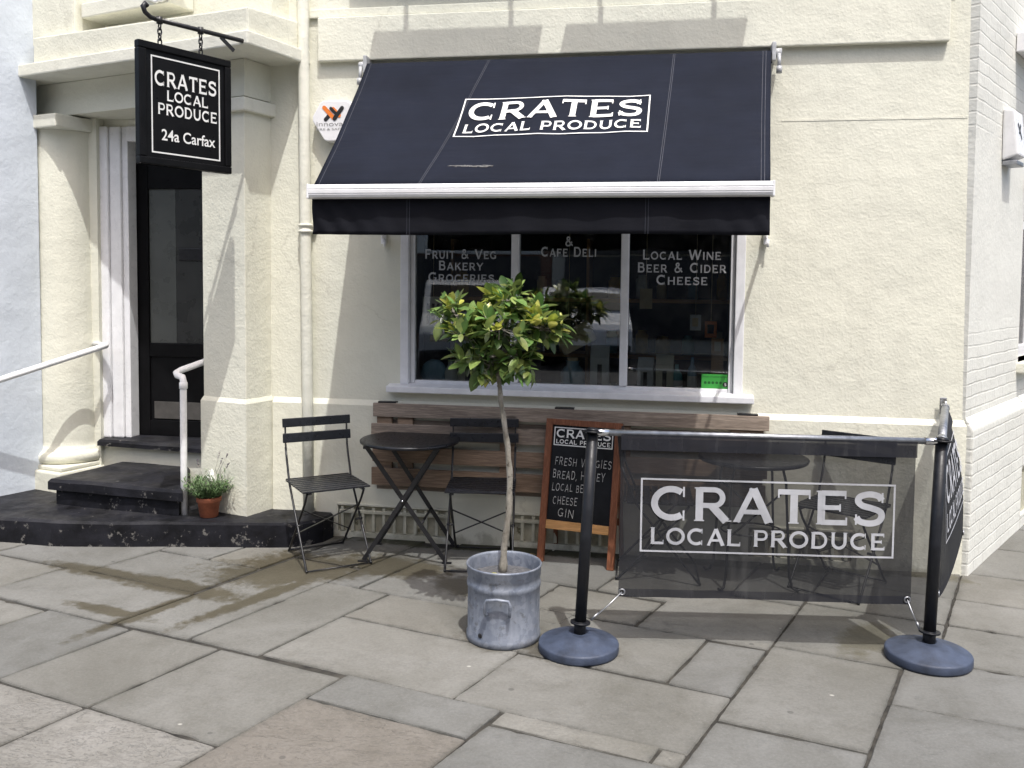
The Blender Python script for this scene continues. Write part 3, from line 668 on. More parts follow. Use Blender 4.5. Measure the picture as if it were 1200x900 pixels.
f = MB(); f.box(W0+.07, W1-.07, .15, .156, SZ0+.08, SZ1-.08); f.build('pane', M['glass'], swin)
f = MB(); f.box(W0-.05, W1+.05, -.07, .12, SZ0-.075, SZ0+.0, .012); f.build('sill', M['cream_trim'], swin)
f = MB(); f.box(W0-.06, W0+.02, -.05, -.004, 2.36, 2.46, .008); f.tube([(W0+.01, -.03, 2.41), (W0+.10, -.06, 2.40), (W0+.16, -.02, 2.39)], .014); f.build('shutter_hinge', M['rail_white'], swin)
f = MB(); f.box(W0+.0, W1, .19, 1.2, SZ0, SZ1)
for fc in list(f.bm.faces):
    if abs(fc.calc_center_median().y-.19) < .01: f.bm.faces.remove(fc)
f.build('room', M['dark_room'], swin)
# shop interior behind the window
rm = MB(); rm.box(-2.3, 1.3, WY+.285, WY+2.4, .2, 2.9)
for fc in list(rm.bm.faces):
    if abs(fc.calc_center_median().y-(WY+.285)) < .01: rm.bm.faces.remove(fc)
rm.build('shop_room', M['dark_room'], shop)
# ---- shop window
win = bpy.data.objects.new('shop_window', None); COL.objects.link(win); win.parent = shop
f = MB(); fy0, fy1 = WY-.012, WY+.10
for a, b in ((WX0, WX0+.055), (WX1-.055, WX1)): f.box(a, b, fy0, fy1, WZ0+.03, WZ1, .006)
f.box(WX0+.055, WX1-.055, fy0, fy1, WZ1-.06, WZ1, .006)
f.build('outer_frame', M['frame_white'], win)
f = MB()
for a, b in ((WX0+.057, WX0+.085), (WX1-.083, WX1-.057)): f.box(a, b, WY+.03, WY+.09, WZ0+.032, WZ1-.062, .004)
f.box(WX0+.087, WX1-.085, WY+.03, WY+.09, WZ0+.028, WZ0+.055, .004)
f.build('sash', M['frame_white'], win)
for a, b in ((-.972, -.922), (-.282, -.232)):
    f = MB(); f.box(a, b, WY+.012, WY+.092, WZ0+.057, WZ1-.062, .008); f.build('mullion', M['frame_white'], win)
for a, b in ((WX0+.086, -.973), (-.921, -.283), (-.231, WX1-.084)):
    f = MB(); f.box(a, b, WY+.055, WY+.061, WZ0+.056, WZ1-.063); f.build('pane', M['glass'], win)
f = MB(); f.hexa([(-1.765, WY-.075, .972), (.53, WY-.075, .972), (.53, WY+.03, .972), (-1.765, WY+.03, .972)], [(-1.765, WY-.075, 1.012), (.53, WY-.075, 1.012), (.53, WY+.03, 1.026), (-1.765, WY+.03, 1.026)], .006)
f.build('sill', M['frame_white'], win)
def wtxt(s, x0, x1, y):      # from the left end, by the window's own face
    a = yp(x0, y, WY+.052); b = yp(x1, y, WY+.052); cap = .060
    letter(f.bm, s, a, (1, 0, 0), (0, 0, 1), cap, (b-a).x, track=.16, small=.80)
for lines in ((('Fruit & Veg', 498, 582, 303), ('Bakery', 514, 566, 316.5), ('Groceries', 502, 579, 330)), (('&', 662, 672, 288.5), ('Cafe Deli', 634, 699, 300.5)), (('Local Wine', 753, 845, 304), ('Beer & Cider', 747, 851, 319), ('Cheese', 769, 829, 333.5))):
    f = MB()
    for ln in lines: wtxt(*ln)
    f.build('window_lettering', M['letter_glass'], win, normals=False)

# ---- porch, turned a little away from the shop front
P0 = Vector((-2.645, 5.32, 0)); TH_ = R_(17)
PA = Vector((-math.cos(TH_), math.sin(TH_), 0)); PB = Vector((math.sin(TH_), math.cos(TH_), 0))
def pq(c, off, z=0): return P0+PA*c+PB*off+Vector((0, 0, z))
def pprism(mb, c0, c1, o0, o1, z0, z1, bevel=0): 
    q = [pq(c1, o0), pq(c0, o0), pq(c0, o1), pq(c1, o1)]
    mb.hexa([p+Vector((0, 0, z0)) for p in q], [p+Vector((0, 0, z1)) for p in q], bevel)
f = MB(); pprism(f, .005, .372, 0, .62, .0, 2.84, .006); f.build('pilaster', M['cream'], shop)
f = MB()
def pl_skirt(c0, c1, o0, a, zt):
    q = lambda e: [pq(c1+e, o0-e), pq(c0-e, o0-e), pq(c0-e, .3), pq(c1+e, .3)]
    f.hexa([p+Vector((0, 0, .0)) for p in q(a)], [p+Vector((0, 0, zt)) for p in q(a)]); f.hexa([p+Vector((0, 0, zt+.0005)) for p in q(a)], [p+Vector((0, 0, zt+.03)) for p in q(.001)])
pl_skirt(.005, .372, 0, .014, .885); f.build('pilaster_plinth', M['cream'], shop)
f = MB(); pprism(f, -.03, .41, -.035, .5, 2.745, 2.83, .012); f.build('pilaster_capital', M['cream_trim'], shop)
# entablature, canopy slab and parapet
f = MB(); pprism(f, .0, 2.2, .0, .30, 2.842, 3.074, .004); pprism(f, .0, .3, .302, .62, 2.842, 3.074); f.build('entablature', M['cream'], shop)
def chamf(e0, e1, z0, z1, back, mb, bevel=.01):     # slab with right return running to the wall
    q = [pq(2.15, e0), pq(e1, e0), pq(e1, .55+.0), pq(2.15, back)]
    q[2] = pq(e1, 0); d = PB; t = (WY+.05-q[2].y)/d.y; q[2] = q[2]+d*t
    mb.hexa([p+Vector((0, 0, z0)) for p in q], [p+Vector((0, 0, z1)) for p in q], bevel)
f = MB(); chamf(-.25, -.262, 3.076, 3.160, .6, f, .01); f.build('canopy', M['cream_trim'], shop)
f = MB()
q = [pq(1.74, -.205), pq(-.225, -.205), pq(-.225, .62), pq(1.74, .8)]
q2 = [pq(1.74, -.205), pq(-.225, -.205), pq(-.225, .62), pq(1.74, .8)]
f.hexa([p+Vector((0, 0, 3.161)) for p in q], [p+Vector((0, 0, z)) for p, z in zip(q2, (3.345, 3.31, 3.36, 3.43))], .012)
f.build('parapet', M['cream'], shop)
f = MB(); pprism(f, -.12, 1.8, .12, .8, 3.3, HT); pprism(f, 1.802, 3.4, .12, .8, 2.95, HT); f.build('upper_wall', M['cream'], shop)
f = MB(); pprism(f, 1.40, 2.5, -.14, .118, 3.30, HT, .02); f.build('upper_pier', M['cream'], shop)
f = MB(); pprism(f, .55, 1.38, -.10, .118, 3.46, 3.56, .01); f.build('upper_sill', M['cream_trim'], shop)
f = MB(); c0 = pq(.62, -.11, 3.52)
for s_ in (0, .045): f.tube([c0+PA*(.10+s_)+Vector((0, 0, .25)), c0+PA*(.09+s_)+Vector((0, 0, .06)), c0+PA*(.05+s_)+Vector((0, 0, -.02)), c0+PA*(-.02+s_)+Vector((0, 0, -.045)), c0+PA*(-.12+s_)+Vector((0, 0, -.02)), c0+PA*(-.16+s_)+PB*.1+Vector((0, 0, .1))], .010)
f.build('cable', M['rail_white'], shop)
# column
cc = pq(1.86, .12); f = MB()
prof = [(.255, .335), (.274, .345), (.284, .375), (.280, .402), (.264, .420), (.254, .427), (.254, .440), (.248, .445), (.241, .47)]
f.lathe(prof+[(.238-.012*i/10 if i > 3 else .241-.003*i/3, .5+2.22*i/10) for i in range(11)]+[(.232, 2.735)], (cc.x, cc.y, 0), 64); f.build('column', M['cream'], shop)
f = MB(); pprism(f, 1.60, 2.14, -.15, .42, 2.737, 2.83, .01); f.build('column_capital', M['cream_trim'], shop)
f = MB(); pprism(f, 1.57, 2.2, -.19, .5, .0, .30, .015); pprism(f, 1.585, 2.2, -.165, .5, .301, .333, .01); f.build('column_plinth', M['cream'], shop)
# door wall and door
DY = 6.02
x_ = lambda px, Y=DY, y=330: yp(px, y, Y).x
f = MB(); f.box(-5.2, x_(119), DY, DY+.25, .0, 3.0); f.box(x_(119), -2.4, DY, DY+.25, 2.76, 3.0); f.box(-2.95, -2.3, DY, DY+.25, .0, 2.76)
f.box(x_(104, 5.95), x_(118, 5.95)-.004, 5.93, DY-.003, .0, 2.84)
f.build('porch_wall', M['cream'], shop)
f = MB(); q = [pq(.3, .301), pq(.3, .9), pq(2.2, .9), pq(2.2, .301)]; f.prism([(p.x, p.y) for p in q], 2.79, 2.84); f.build('porch_ceiling', M['cream_trim'], shop)
door = bpy.data.objects.new('front_door', None); COL.objects.link(door); door.parent = shop
f = MB()
xa, xb, xc, xd = x_(119), x_(133), x_(146), x_(153)
f.box(xa, xb, DY-.055, DY-.002, .5, 2.789, .012); f.box(xb+.002, xc, DY-.035, DY+.05, .5, 2.789, .01); f.box(xc+.002, xd, DY-.015, DY+.09, .5, 2.789, .006)
f.box(xd+.002, -2.95, DY-.035, DY+.09, 2.68, 2.789, .01)
f.build('door_frame', M['white_gloss'], door)
dy = DY+.10; st = x_(174, dy); xr = -2.9
f = MB(); f.box(xd-.02, st, dy, dy+.045, .5, 2.68, .004); f.box(st+.002, xr, dy, dy+.045, 2.35, 2.68, .004); f.box(st+.002, xr, dy, dy+.045, .5, .62, .004); f.box(st+.002, xr, dy, dy+.045, 1.10, 1.2, .004); f.box(st+.002, xr, dy+.015, dy+.04, .622, 1.098)
f.build('door_leaf', M['black_gloss'], door)
xm_ = x_(205, dy)
f = MB(); f.box(st+.002, xm_, dy+.018, dy+.024, 1.202, 2.348); f.build('door_pane', M['lobby_pane_pale'], door)
f = MB(); f.box(xm_+.002, xr, dy+.018, dy+.024, 1.202, 2.348); f.build('door_pane', M['lobby_pane_dark'], door)
f = MB(); f.box(st+.03, xr, dy+.008, dy+.0145, .63, .76, .003); f.build('kick_plate', M['kick'], door)
f = MB(); f.box(x_(209, dy), x_(209, dy)+.3, dy+.006, dy+.017, 1.82, 1.91, .004); f.build('letter_plate', M['black_metal'], door)
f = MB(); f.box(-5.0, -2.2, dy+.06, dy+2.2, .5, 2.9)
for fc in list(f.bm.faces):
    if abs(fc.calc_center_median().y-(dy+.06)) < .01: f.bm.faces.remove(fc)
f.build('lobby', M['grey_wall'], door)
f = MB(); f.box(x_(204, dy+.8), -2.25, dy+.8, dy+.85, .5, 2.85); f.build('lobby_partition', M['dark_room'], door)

# ---- entrance steps
steps = thing('entrance_steps', 'black painted stone entrance steps with chipped worn edges', 'steps', (-3.2, 5.2, 0)); steps.location = (0, 0, 0)
lo_ = [(-5.4, 4.78), (-4.125, 4.955), (-3.776, 4.945), (-3.042, 5.075), (-2.521, 5.178), (-2.33, 5.215), (-2.22, 5.27), (-2.145, 5.37), (-2.12, 5.49), (-2.13, 5.515), (-2.62, 5.54), (-2.8, 5.9), (-5.4, 6.0)]
f = MB()
def wobble_prism(mb, pts, z0, z1, sub=.07, amp=.008, bev=.016, seed=0.0):
    pp = []
    for i, p in enumerate(pts):
        a, b = Vector(p), Vector(pts[(i+1) % len(pts)]); n = max(1, int((b-a).length/sub))
        for j in range(n): 
            c = a.lerp(b, j/n); pp.append(c+Vector((mnoise.noise(Vector((c.x*5, c.y*5, seed))), mnoise.noise(Vector((c.x*5, c.y*5, seed+7)))))*amp)
    cen = sum(pp, Vector((0, 0)))/len(pp)
    rings = []
    for dz, ins in ((0, 0), (1, 0), (2, bev)):
        rr = []
        for p in pp:
            d = (cen-p).normalized(); z = z0 if dz == 0 else (z1-bev if dz == 1 else z1)
            if dz: z += mnoise.noise(Vector((p.x*3, p.y*3, seed+3)))*.006
            e = p+d*ins; rr.append(mb.bm.verts.new((e.x, e.y, z)))
        rings.append(rr)
    N = len(pp)
    for A, B in ((rings[0], rings[1]), (rings[1], rings[2])):
        for i in range(N): mb.bm.faces.new((A[i], A[(i+1) % N], B[(i+1) % N], B[i]))
    mb.bm.faces.new(rings[2])
wobble_prism(f, lo_, -.02, .158, seed=1.3); f.build('lower_step', M['black_step'], steps)
a, b, c, d = gp(56, 561, .335), gp(214, 575, .335), gp(214, 548, .335), gp(141, 541, .335)
b2 = b
f = MB(); wobble_prism(f, [(a.x, a.y), (b2.x, b2.y), (c.x, c.y+.1), (d.x, d.y+.05)], .262, .335, amp=.010, bev=.02, seed=4.4); f.build('tread', M['black_step'], steps)
f = MB(); ins = .05; cen = (a+b2+c+d)/4
f.prism([((p+(cen-p).normalized()*ins).x, (p+(cen-p).normalized()*ins).y) for p in (a, b2, c+Vector((0, .1, 0)), d+Vector((0, .05, 0)))], .15, .262); f.build('riser', M['black_step'], steps)
t0, t1 = gp(114, 514.5, .5), gp(238, 523.5, .5)
f = MB(); wobble_prism(f, [(t0.x, t0.y), (t1.x+.1, t1.y-.01), (-2.9, 6.2), (t0.x-.05, 6.2)], .452, .50, amp=.008, bev=.018, seed=8.8); f.build('threshold', M['black_step'], steps)
f = MB(); f.prism([(t0.x-.25, t0.y+.10), (t1.x+.1, t1.y+.03), (-2.9, 6.1), (t0.x-.25, 6.1)], .15, .452); f.build('cream_riser', M['cream'], steps)

# ---- neighbouring pale blue building
nb = thing('blue_building', 'pale blue rendered wall of the neighbouring building, left of the porch column', 'building', (-4.9, 5.0, 0)); nb.location = (0, 0, 0)
A_, B_ = Vector((-4.555, 5.42)), Vector((-4.43, 5.74)); dd = (B_-A_).normalized(); A0 = A_-dd*.42
f = MB(); f.prism([(A0.x, A0.y), (B_.x, B_.y), (B_.x-3, B_.y+.6), (A0.x-3, A0.y+.6)], .0, HT, .01); f.build('blue_wall', M['blue'], nb)

# ---- air vents in the plinth
def vent(x0, x1, z0, z1, label):
    t = thing('air_vent', label, 'vent', ((x0+x1)/2, WY, z0), group='cast iron air vents along the foot of the shop wall')
    hw, h = (x1-x0)/2, z1-z0
    f = MB(); f.box(-hw+.004, hw-.004, -.006, -.0015, 0.002, h-.002); f.build('vent_back', M['vent_back'], t)
    f = MB(); n = int((x1-x0)/.068)
    for i in range(n): 
        x = -hw+.03+i*(2*hw-.06)/(n-1); f.box(x-.010, x+.010, -.03, -.0065, .003, h-.012, .004)
    f.box(-hw+.01, hw-.01, -.034, -.0065, h-.055, h-.032, .004)
    f.build('grille', M['gunmetal'], t)
    f = MB(); f.box(-hw-.01, hw+.01, -.036, -.003, h-.004, h+.012, .004); f.build('ledge', M['cream'], t)
vent(*VENTS[0], .037, .215, 'white ribbed air vent low in the wall behind the left folding chair and table')
vent(*VENTS[1], .037, .215, 'ribbed air vent low in the wall behind the blackboard sign')
vent(*VENTS[2], .037, .215, 'ribbed air vent low in the wall seen through the black banner')

# ---- drainpipe
dp = thing('drainpipe', 'cream painted drainpipe running down the wall beside the awning', 'drainpipe', (-2.36, WY, 0)); dp.location = (0, 0, 0)
pt, pb = yp(355, 4, WY-.05), yp(360.5, 470, WY-.05)
f = MB(); dirp = (pb-pt); top = pt-dirp*.7; bot = pt+dirp*((pt.z-.12)/(pt.z-pb.z)); f.tube([top, pt, pt.lerp(pb, .5), pb, bot], .036, 20); f.build('pipe', M['cream_trim'], dp)
for zc in (2.02, 4.1):
    f = MB(); k = (pt.z-zc)/(pt.z-pb.z); c_ = pt+dirp*k
    f.lathe([(.036, -.03), (.046, -.028), (.046, -.012), (.040, -.01), (.040, .01), (.046, .012), (.046, .028), (.036, .03)], c_, 24); f.box(c_.x-.06, c_.x+.06, WY-.03, WY-.003, zc-.018, zc+.018, .003)
    f.build('pipe_collar', M['cream_trim'], dp)

# ---- handrails
hr = thing('handrail', 'white bent pipe handrail on a post beside the potted lavender', 'handrail', (-3.04, 5.24, .158)); hr.location = (0, 0, 0)
b0 = gp(216, 603, .158); 
f = MB(); top = b0+Vector((.0, .0, .9))
pth = [b0-Vector((0, 0, .01)), b0+Vector((0, 0, .3)), b0+Vector((.002, 0, .80)), b0+Vector((.004, 0, .865)), b0+Vector((-.006, .004, .895)), b0+Vector((-.05, .02, .905)), b0+Vector((-.075, .05, .915)), b0+Vector((-.065, .09, .93)), b0+Vector((.03, .2, .975)), b0+Vector((.10, .36, 1.04)), b0+Vector((.16, .62, 1.10)), b0+Vector((.17, .80, 1.10))]
f.tube(pth, .0215, 14); f.build('rail', M['rail_white'], hr)
f = MB(); f.lathe([(.0215, 0), (.026, .002), (.026, .04), (.0215, .045)], b0+Vector((.003, 0, .82)), 16); f.build('rail_joint', M['rail_white'], hr)
hl = thing('handrail', 'white sloping pipe handrail in front of the round column', 'handrail', (-4.4, 5.2, .158)); hl.location = (0, 0, 0)
e = gp(124, 405, 1.2)
dcam = lambda px, py, D: CAM+ray(px, py)*(D/FPX)
e = dcam(124, 405, 6.42); s = dcam(-6, 447, 5.95); back = dcam(104, 403, 6.62)
f = MB(); dr = (s-e).normalized(); s2 = s+dr*.12
f.tube([back, e+Vector((-.03, .05, .0)), e+Vector((0, .0, .0)), e+dr*.06, e.lerp(s, .5), s, s2, s2+dr*.06+Vector((0, 0, -.04)), s2+dr*.07+Vector((0, 0, -.14)), Vector((s2.x+dr.x*.07, s2.y+dr.y*.07, .14))], .0215, 14); f.build('rail', M['rail_white'], hl)

# ------------------------------------------------------------ awning
PBAR = 1.08; BY = WY-PBAR
aw = thing('awning', 'navy black shop awning lettered CRATES LOCAL PRODUCE over the window', 'awning', (-.67, WY, 2.1)); aw.location = (0, 0, 0)
TL, TR = yp(430, 75, WY-.10), yp(904, 58.5, WY-.10); BL, BR = yp(368, 217, BY-.0), yp(903, 211, BY-.0)
zt = (TL.z+TR.z)/2; zb = (BL.z+BR.z)/2
TL.z = TR.z = zt; BL.z = BR.z = zb
slope = (TL+TR)/2-(BL+BR)/2; sl = slope.normalized(); nrm = Vector((1, 0, 0)).cross(sl).normalized()
def fab(u, v):
    p = BL.lerp(BR, u).lerp(TL.lerp(TR, u), v); s_ = -.024*math.sin(math.pi*v)+(.005*math.sin(u*9+v*5)+.0035*math.sin(u*23-v*7)+.002*math.sin(u*57+v*13))*math.sin(math.pi*v)
    return p+nrm*s_
f = MB(); f.slabgrid(fab, nrm, .003, 120, 24); f.build('canopy_fabric', M['awning'], aw)
for u0, u1 in ((.318, .245), (.322, .249), (.772, .768), (.776, .772), (.012, .012), (.988, .988), (.981, .981)):   # seams
    f = MB()
    for k in range(16):
        v0, v1 = k/16, (k+1)/16; a, b = fab(u0+(u1-u0)*v0*-1+(u1-u0), v0), fab(u0+(u1-u0)*(1-v1), v1)
        a = fab(u1+(u0-u1)*v0, v0); b = fab(u1+(u0-u1)*v1, v1)
        f.bm.faces.new([f.bm.verts.new(p+nrm*.0022) for p in (a-Vector((.0016, 0, 0)), a+Vector((.0016, 0, 0)), b+Vector((.0016, 0, 0)), b-Vector((.0016, 0, 0)))])
    f.build('seam', M['thread'], aw, normals=False)
def onfab(px, py): return pl(px, py, (TL+BR)/2, nrm)
f = MB(); a, b, c = onfab(527.5, 156), onfab(757, 150), onfab(538, 113.5)
hh = (c-a).dot(sl); O = a+nrm*.006
O = Vector((a.x+.01, a.y, a.z))+nrm*.007
crates_logo(f.bm, O-nrm*.022, (1, 0, 0), sl, (b-a).x-.0, hh, .008)
bmesh.ops.subdivide_edges(f.bm, edges=[e for e in f.bm.edges if e.calc_length() > .05], cuts=8)
for vtx in f.bm.verts:   # follow the sag of the cloth
    vv = ((vtx.co-BL).dot(sl))/slope.length; uu = (vtx.co.x-BL.lerp(TL, vv).x)/(BR.x-BL.x)
    base = fab(uu, vv); vtx.co += nrm*((base-vtx.co).dot(nrm)*1.0+.0045+((vtx.co-base).dot(nrm)+.015)*.0)+nrm*(.0004*(int(vtx.co.x*37)%5))*0
k = 0
for fc in f.bm.faces: pass
f.build('awning_lettering', M['letter'], aw, normals=False)
f = MB(); 
for i in range(22):
    x, y = 529+i*2.1+random.uniform(-1.5, 1.5), random.uniform(194, 196); p = onfab(x, y); vv = ((p-BL).dot(sl))/slope.length; uu = (p.x-BL.lerp(TL, vv).x)/(BR.x-BL.x); p = fab(uu, vv)+nrm*(.002+i*.0001); w1, h1 = random.uniform(.006, .03), random.uniform(.002, .006)
    f.bm.faces.new([f.bm.verts.new(p+Vector((1, 0, 0))*a*w1+sl*b*h1) for a, b in ((-1, -.6), (.6, -1), (1, .5), (-.3, 1))])
f.build('scuff_mark', M['scuff'], aw, normals=False)
f = MB()   # front rail: extruded rounded profile
x0, x1 = yp(360.5, 226, BY-.06).x, yp(907, 221, BY-.06).x
zc = yp(630, 223, BY-.03).z
prof = [(-.052, .0), (-.050, .030), (-.036, .044), (-.0, .046), (.02, .040), (.022, -.03), (.0, -.046), (-.036, -.044), (-.050, -.030), (-.0535, -.024), (-.0535, -.012), (-.051, -.008), (-.051, .006), (-.0535, .01)]
prof = [(-.046, .043), (.012, .045), (.022, .03), (.022, -.032), (.01, -.045), (-.030, -.046), (-.046, -.038), (-.053, -.022), (-.050, -.017), (-.055, -.012), (-.056, .008), (-.052, .012), (-.056, .017), (-.053, .034)]
A = [f.bm.verts.new((x0, BY+p[0]-.01, zc+p[1]*.80)) for p in prof]; B = [f.bm.verts.new((x1, BY+p[0]-.01, zc+p[1]*.80)) for p in prof]
for i in range(len(prof)): f.bm.faces.new((A[i], A[(i+1) % len(prof)], B[(i+1) % len(prof)], B[i]))
f.bm.faces.new(A); f.bm.faces.new(B[::-1]); f.build('front_rail', M['alu'], aw)
for xx in (x0, x1):
    f = MB(); f.box(xx-.006, xx+.006, BY-.066, BY+.012, zc-.038, zc+.038, .010); f.build('end_cap', M['alu'], aw)
f = MB(); vz1 = zc-.034; vz0 = yp(630, 275, BY+.0).z; vx0, vx1 = yp(367, 255, BY).x, yp(902, 250, BY).x
def val(u, v):
    x = vx0+(vx1-vx0)*u; z = vz0+(vz1-vz0)*v
    e = math.exp(-u*9)+.7*math.exp(-(1-u)*14)
    yy = BY-.012 + (1-v)*(.006*math.sin(u*23)+.004*math.sin(u*61+1)) + e*.010*math.sin(u*130+v*6)*(1-v*.5)
    return Vector((x, yy, z-.004*math.sin(u*7)*(1-v)))
f.slabgrid(val, (0, -1, 0), .003, 180, 8); f.build('valance', M['valance'], aw)
for u in (.222, .228, .745, .751):
    f = MB(); a, b = val(u, 0), val(u, 1); f.bm.faces.new([f.bm.verts.new(p+Vector((d, -.003, 0))) for p, d in ((a, -.001), (a, .001), (b, .001), (b, -.001))]); f.build('seam', M['thread'], aw, normals=False)
f = MB(); f.tube([(TL.x-.01, WY-.065, zt-.03), (TR.x+.01, WY-.065, zt-.03)], .034, 18); f.build('roller', M['awning'], aw)
for sgn, X in ((-1, TL.x-.012), (1, TR.x+.015)):
    f = MB(); f.box(X-.012, X+.012, WY-.11, WY-.002, zt-.06, zt+.05, .006); f.tube([(X, WY-.075, zt-.01), (X+sgn*.045, WY-.075, zt-.01)], .028, 16); f.tube([(X+sgn*.03, WY-.10, zt-.02), (X+sgn*.03, WY-.11, zt-.10)], .011, 10); f.tube([(X+sgn*.03, WY-.118, zt-.095), (X+sgn*.03, WY-.118, zt-.135)], .017, 10)
    f.build('roller_bracket', M['bracket_grey'], aw)
for sgn, pxx, bx in ((-1, 450, x0+.28), (1, 897, x1-.05)):
    pv_ = yp(pxx, 277, WY-.02)
    f = MB(); f.beam((pv_.x, WY-.03, pv_.z), (bx, BY+.02, zc-.02), .016, .034, (0, 0, 1), .003); f.build('arm', M['alu'], aw)
    f = MB(); f.box(pv_.x-.012, pv_.x+.012, WY-.05, WY-.002, pv_.z-.05, pv_.z+.05, .005); f.tube([(pv_.x+.012, WY-.045, pv_.z-.02), (pv_.x+.012, WY-.045, pv_.z-.065)], .008, 8); f.build('arm_bracket', M['alu'], aw)

# ---- trough planters hung in front of the upper windows: only their shadows fall into the picture
for x0, x1, lab in ((-1.68, -.60, 'dark trough planter hung high on the wall above the left half of the awning'), (-.46, .62, 'dark trough planter hung high on the wall above the right half of the awning')):
    t = thing('trough_planter', lab, 'planter', ((x0+x1)/2, WY-.47, 4.03), group='trough planters hung from the upper window ledge')
    hw = (x1-x0)/2
    f = MB(); f.hexa([(-hw+.02, -.04, 0), (hw-.02, -.04, 0), (hw-.02, .04, 0), (-hw+.02, .04, 0)], [(-hw, -.05, .13), (hw, -.05, .13), (hw, .05, .13), (-hw, .05, .13)], .008); f.build('trough', M['black_metal'], t)
    for xx in (-hw*.62, hw*.62):
        f = MB(); f.beam((xx, .055, .02), (xx+.01, .055, .46), .03, .005, (0, 1, 0)); f.beam((xx+.01, .055, .46), (xx+.03, .46, .52), .03, .005, (1, 0, 0)); f.build('hook', M['black_metal'], t)

# ------------------------------------------------------------ hanging sign on its bracket
an = pl(284, 48, pq(0, -.25), PB); an.z = 3.10
dsg = Vector((-.443, -.897, 0)).normalized(); nsg = Vector((dsg.y, -dsg.x, 0))   # nsg turned to the viewer
if nsg.dot(CAM-an) < 0: nsg = -nsg
hs = thing('hanging_sign', 'black hanging board sign lettered CRATES LOCAL PRODUCE 24a Carfax', 'sign', an); hs.location = (0, 0, 0)
S = lambda x, y: pl(x, y, an, nsg)
tl_, tr_, br_, bl_ = S(158.5, 47.5), S(266, 69.5), S(271, 203), S(164, 193)
off_r = ((tr_-an).dot(dsg)+(br_-an).dot(dsg))/2; off_l = ((tl_-an).dot(dsg)+(bl_-an).dot(dsg))/2
zt_, zb_ = (tl_.z+tr_.z)/2, (bl_.z+br_.z)/2
sp = lambda o, z, n=0: an+dsg*o+Vector((0, 0, z-an.z))+nsg*n
ux_s = -dsg; 
def sbox(mb, o0, o1, z0, z1, n0, n1, bevel=0): 
    q = [sp(o1, 0, n1), sp(o0, 0, n1), sp(o0, 0, n0), sp(o1, 0, n0)]
    mb.hexa([Vector((p.x, p.y, z0)) for p in q], [Vector((p.x, p.y, z1)) for p in q], bevel)
f = MB(); sbox(f, off_r, off_l, zb_, zt_, -.018, .010); f.build('sign_panel', M['black_gloss'], hs)
f = MB(); fr_ = .04
for o0, o1, z0, z1 in ((off_r, off_l, zb_, zb_+fr_), (off_r, off_l, zt_-fr_, zt_), (off_r, off_r+fr_, zb_+fr_+.001, zt_-fr_-.001), (off_l-fr_, off_l, zb_+fr_+.001, zt_-fr_-.001)): sbox(f, o0-.001, o1+.001, z0, z1, -.026, .022, .006)
f.build('sign_frame', M['black_gloss'], hs)
f = MB(); Wd, Hd = off_l-off_r, zt_-zb_; u_ = -dsg
O = sp(off_l-.072, zb_+.066, .0125); rect_frame(f.bm, O, u_, (0, 0, 1), Wd-.144, Hd-.132, .008)
def st_(s, x0, x1, z, h): letter(f.bm, s, sp(off_l-Wd*x0, zb_+Hd*z, .0128), u_, (0, 0, 1), h*Hd, Wd*(x1-x0), track=.10)
st_('CRATES', .160, .835, .66, .125); st_('LOCAL', .285, .735, .545, .087); st_('PRODUCE', .19, .84, .425, .093)
font_text(f.bm, '24a Carfax', sp(off_l-Wd*.225, zb_+Hd*.215, .0128), u_, (0, 0, 1), .085, Wd*.59, .012)
f.build('sign_lettering', M['letter'], hs, normals=False)
zbar = S(180, 22).z; o_end = (S(176, 17)-an).dot(dsg)
zb1, zb2 = S(284, 48).z, S(185, 23).z
f = MB(); ps = [sp(-.05, zb1-.0), sp(.03, zb1), sp(o_end*.5, (zb1+zb2)/2), sp(o_end-.03, zb2)]
f.tube(ps, .013, 12); hookp = [sp(o_end-.03, zb2), sp(o_end+.0, zb2+.004), sp(o_end+.03, zb2+.022), sp(o_end+.042, zb2+.05), sp(o_end+.03, zb2+.066), sp(o_end+.015, zb2+.055)]
f.tube(hookp, [.013, .013, .013, .014, .016, .014], 10); f.beam(sp(.15, (zb1*.85+zb2*.15)-.010), sp(.06, zb1-.07, .0), .010, .020); f.build('bracket_arm', M['black_metal'], hs)
for px, py0, py1 in ((187, 26, 53), (235, 35, 62)):
    o = (S(px, py0)-an).dot(dsg); za = zb1+(zb2-zb1)*o/o_end
    f = MB(); f.tube([sp(o, za+.016), sp(o, za-.02)], .017, 10); zc_ = za-.02; n = 0; dz = (za-.02-zt_)/4
    for i in range(4):
        c = zc_-dz*(i+.5); L2 = dz*.72
        ax = dsg if i % 2 else nsg
        f.tube([sp(o, c)+ax*.011*math.cos(a)+Vector((0, 0, L2*math.sin(a))) for a in [k*2*math.pi/12 for k in range(12)]], .0042, 6, closed=True)
    f.build('chain', M['black_metal'], hs)

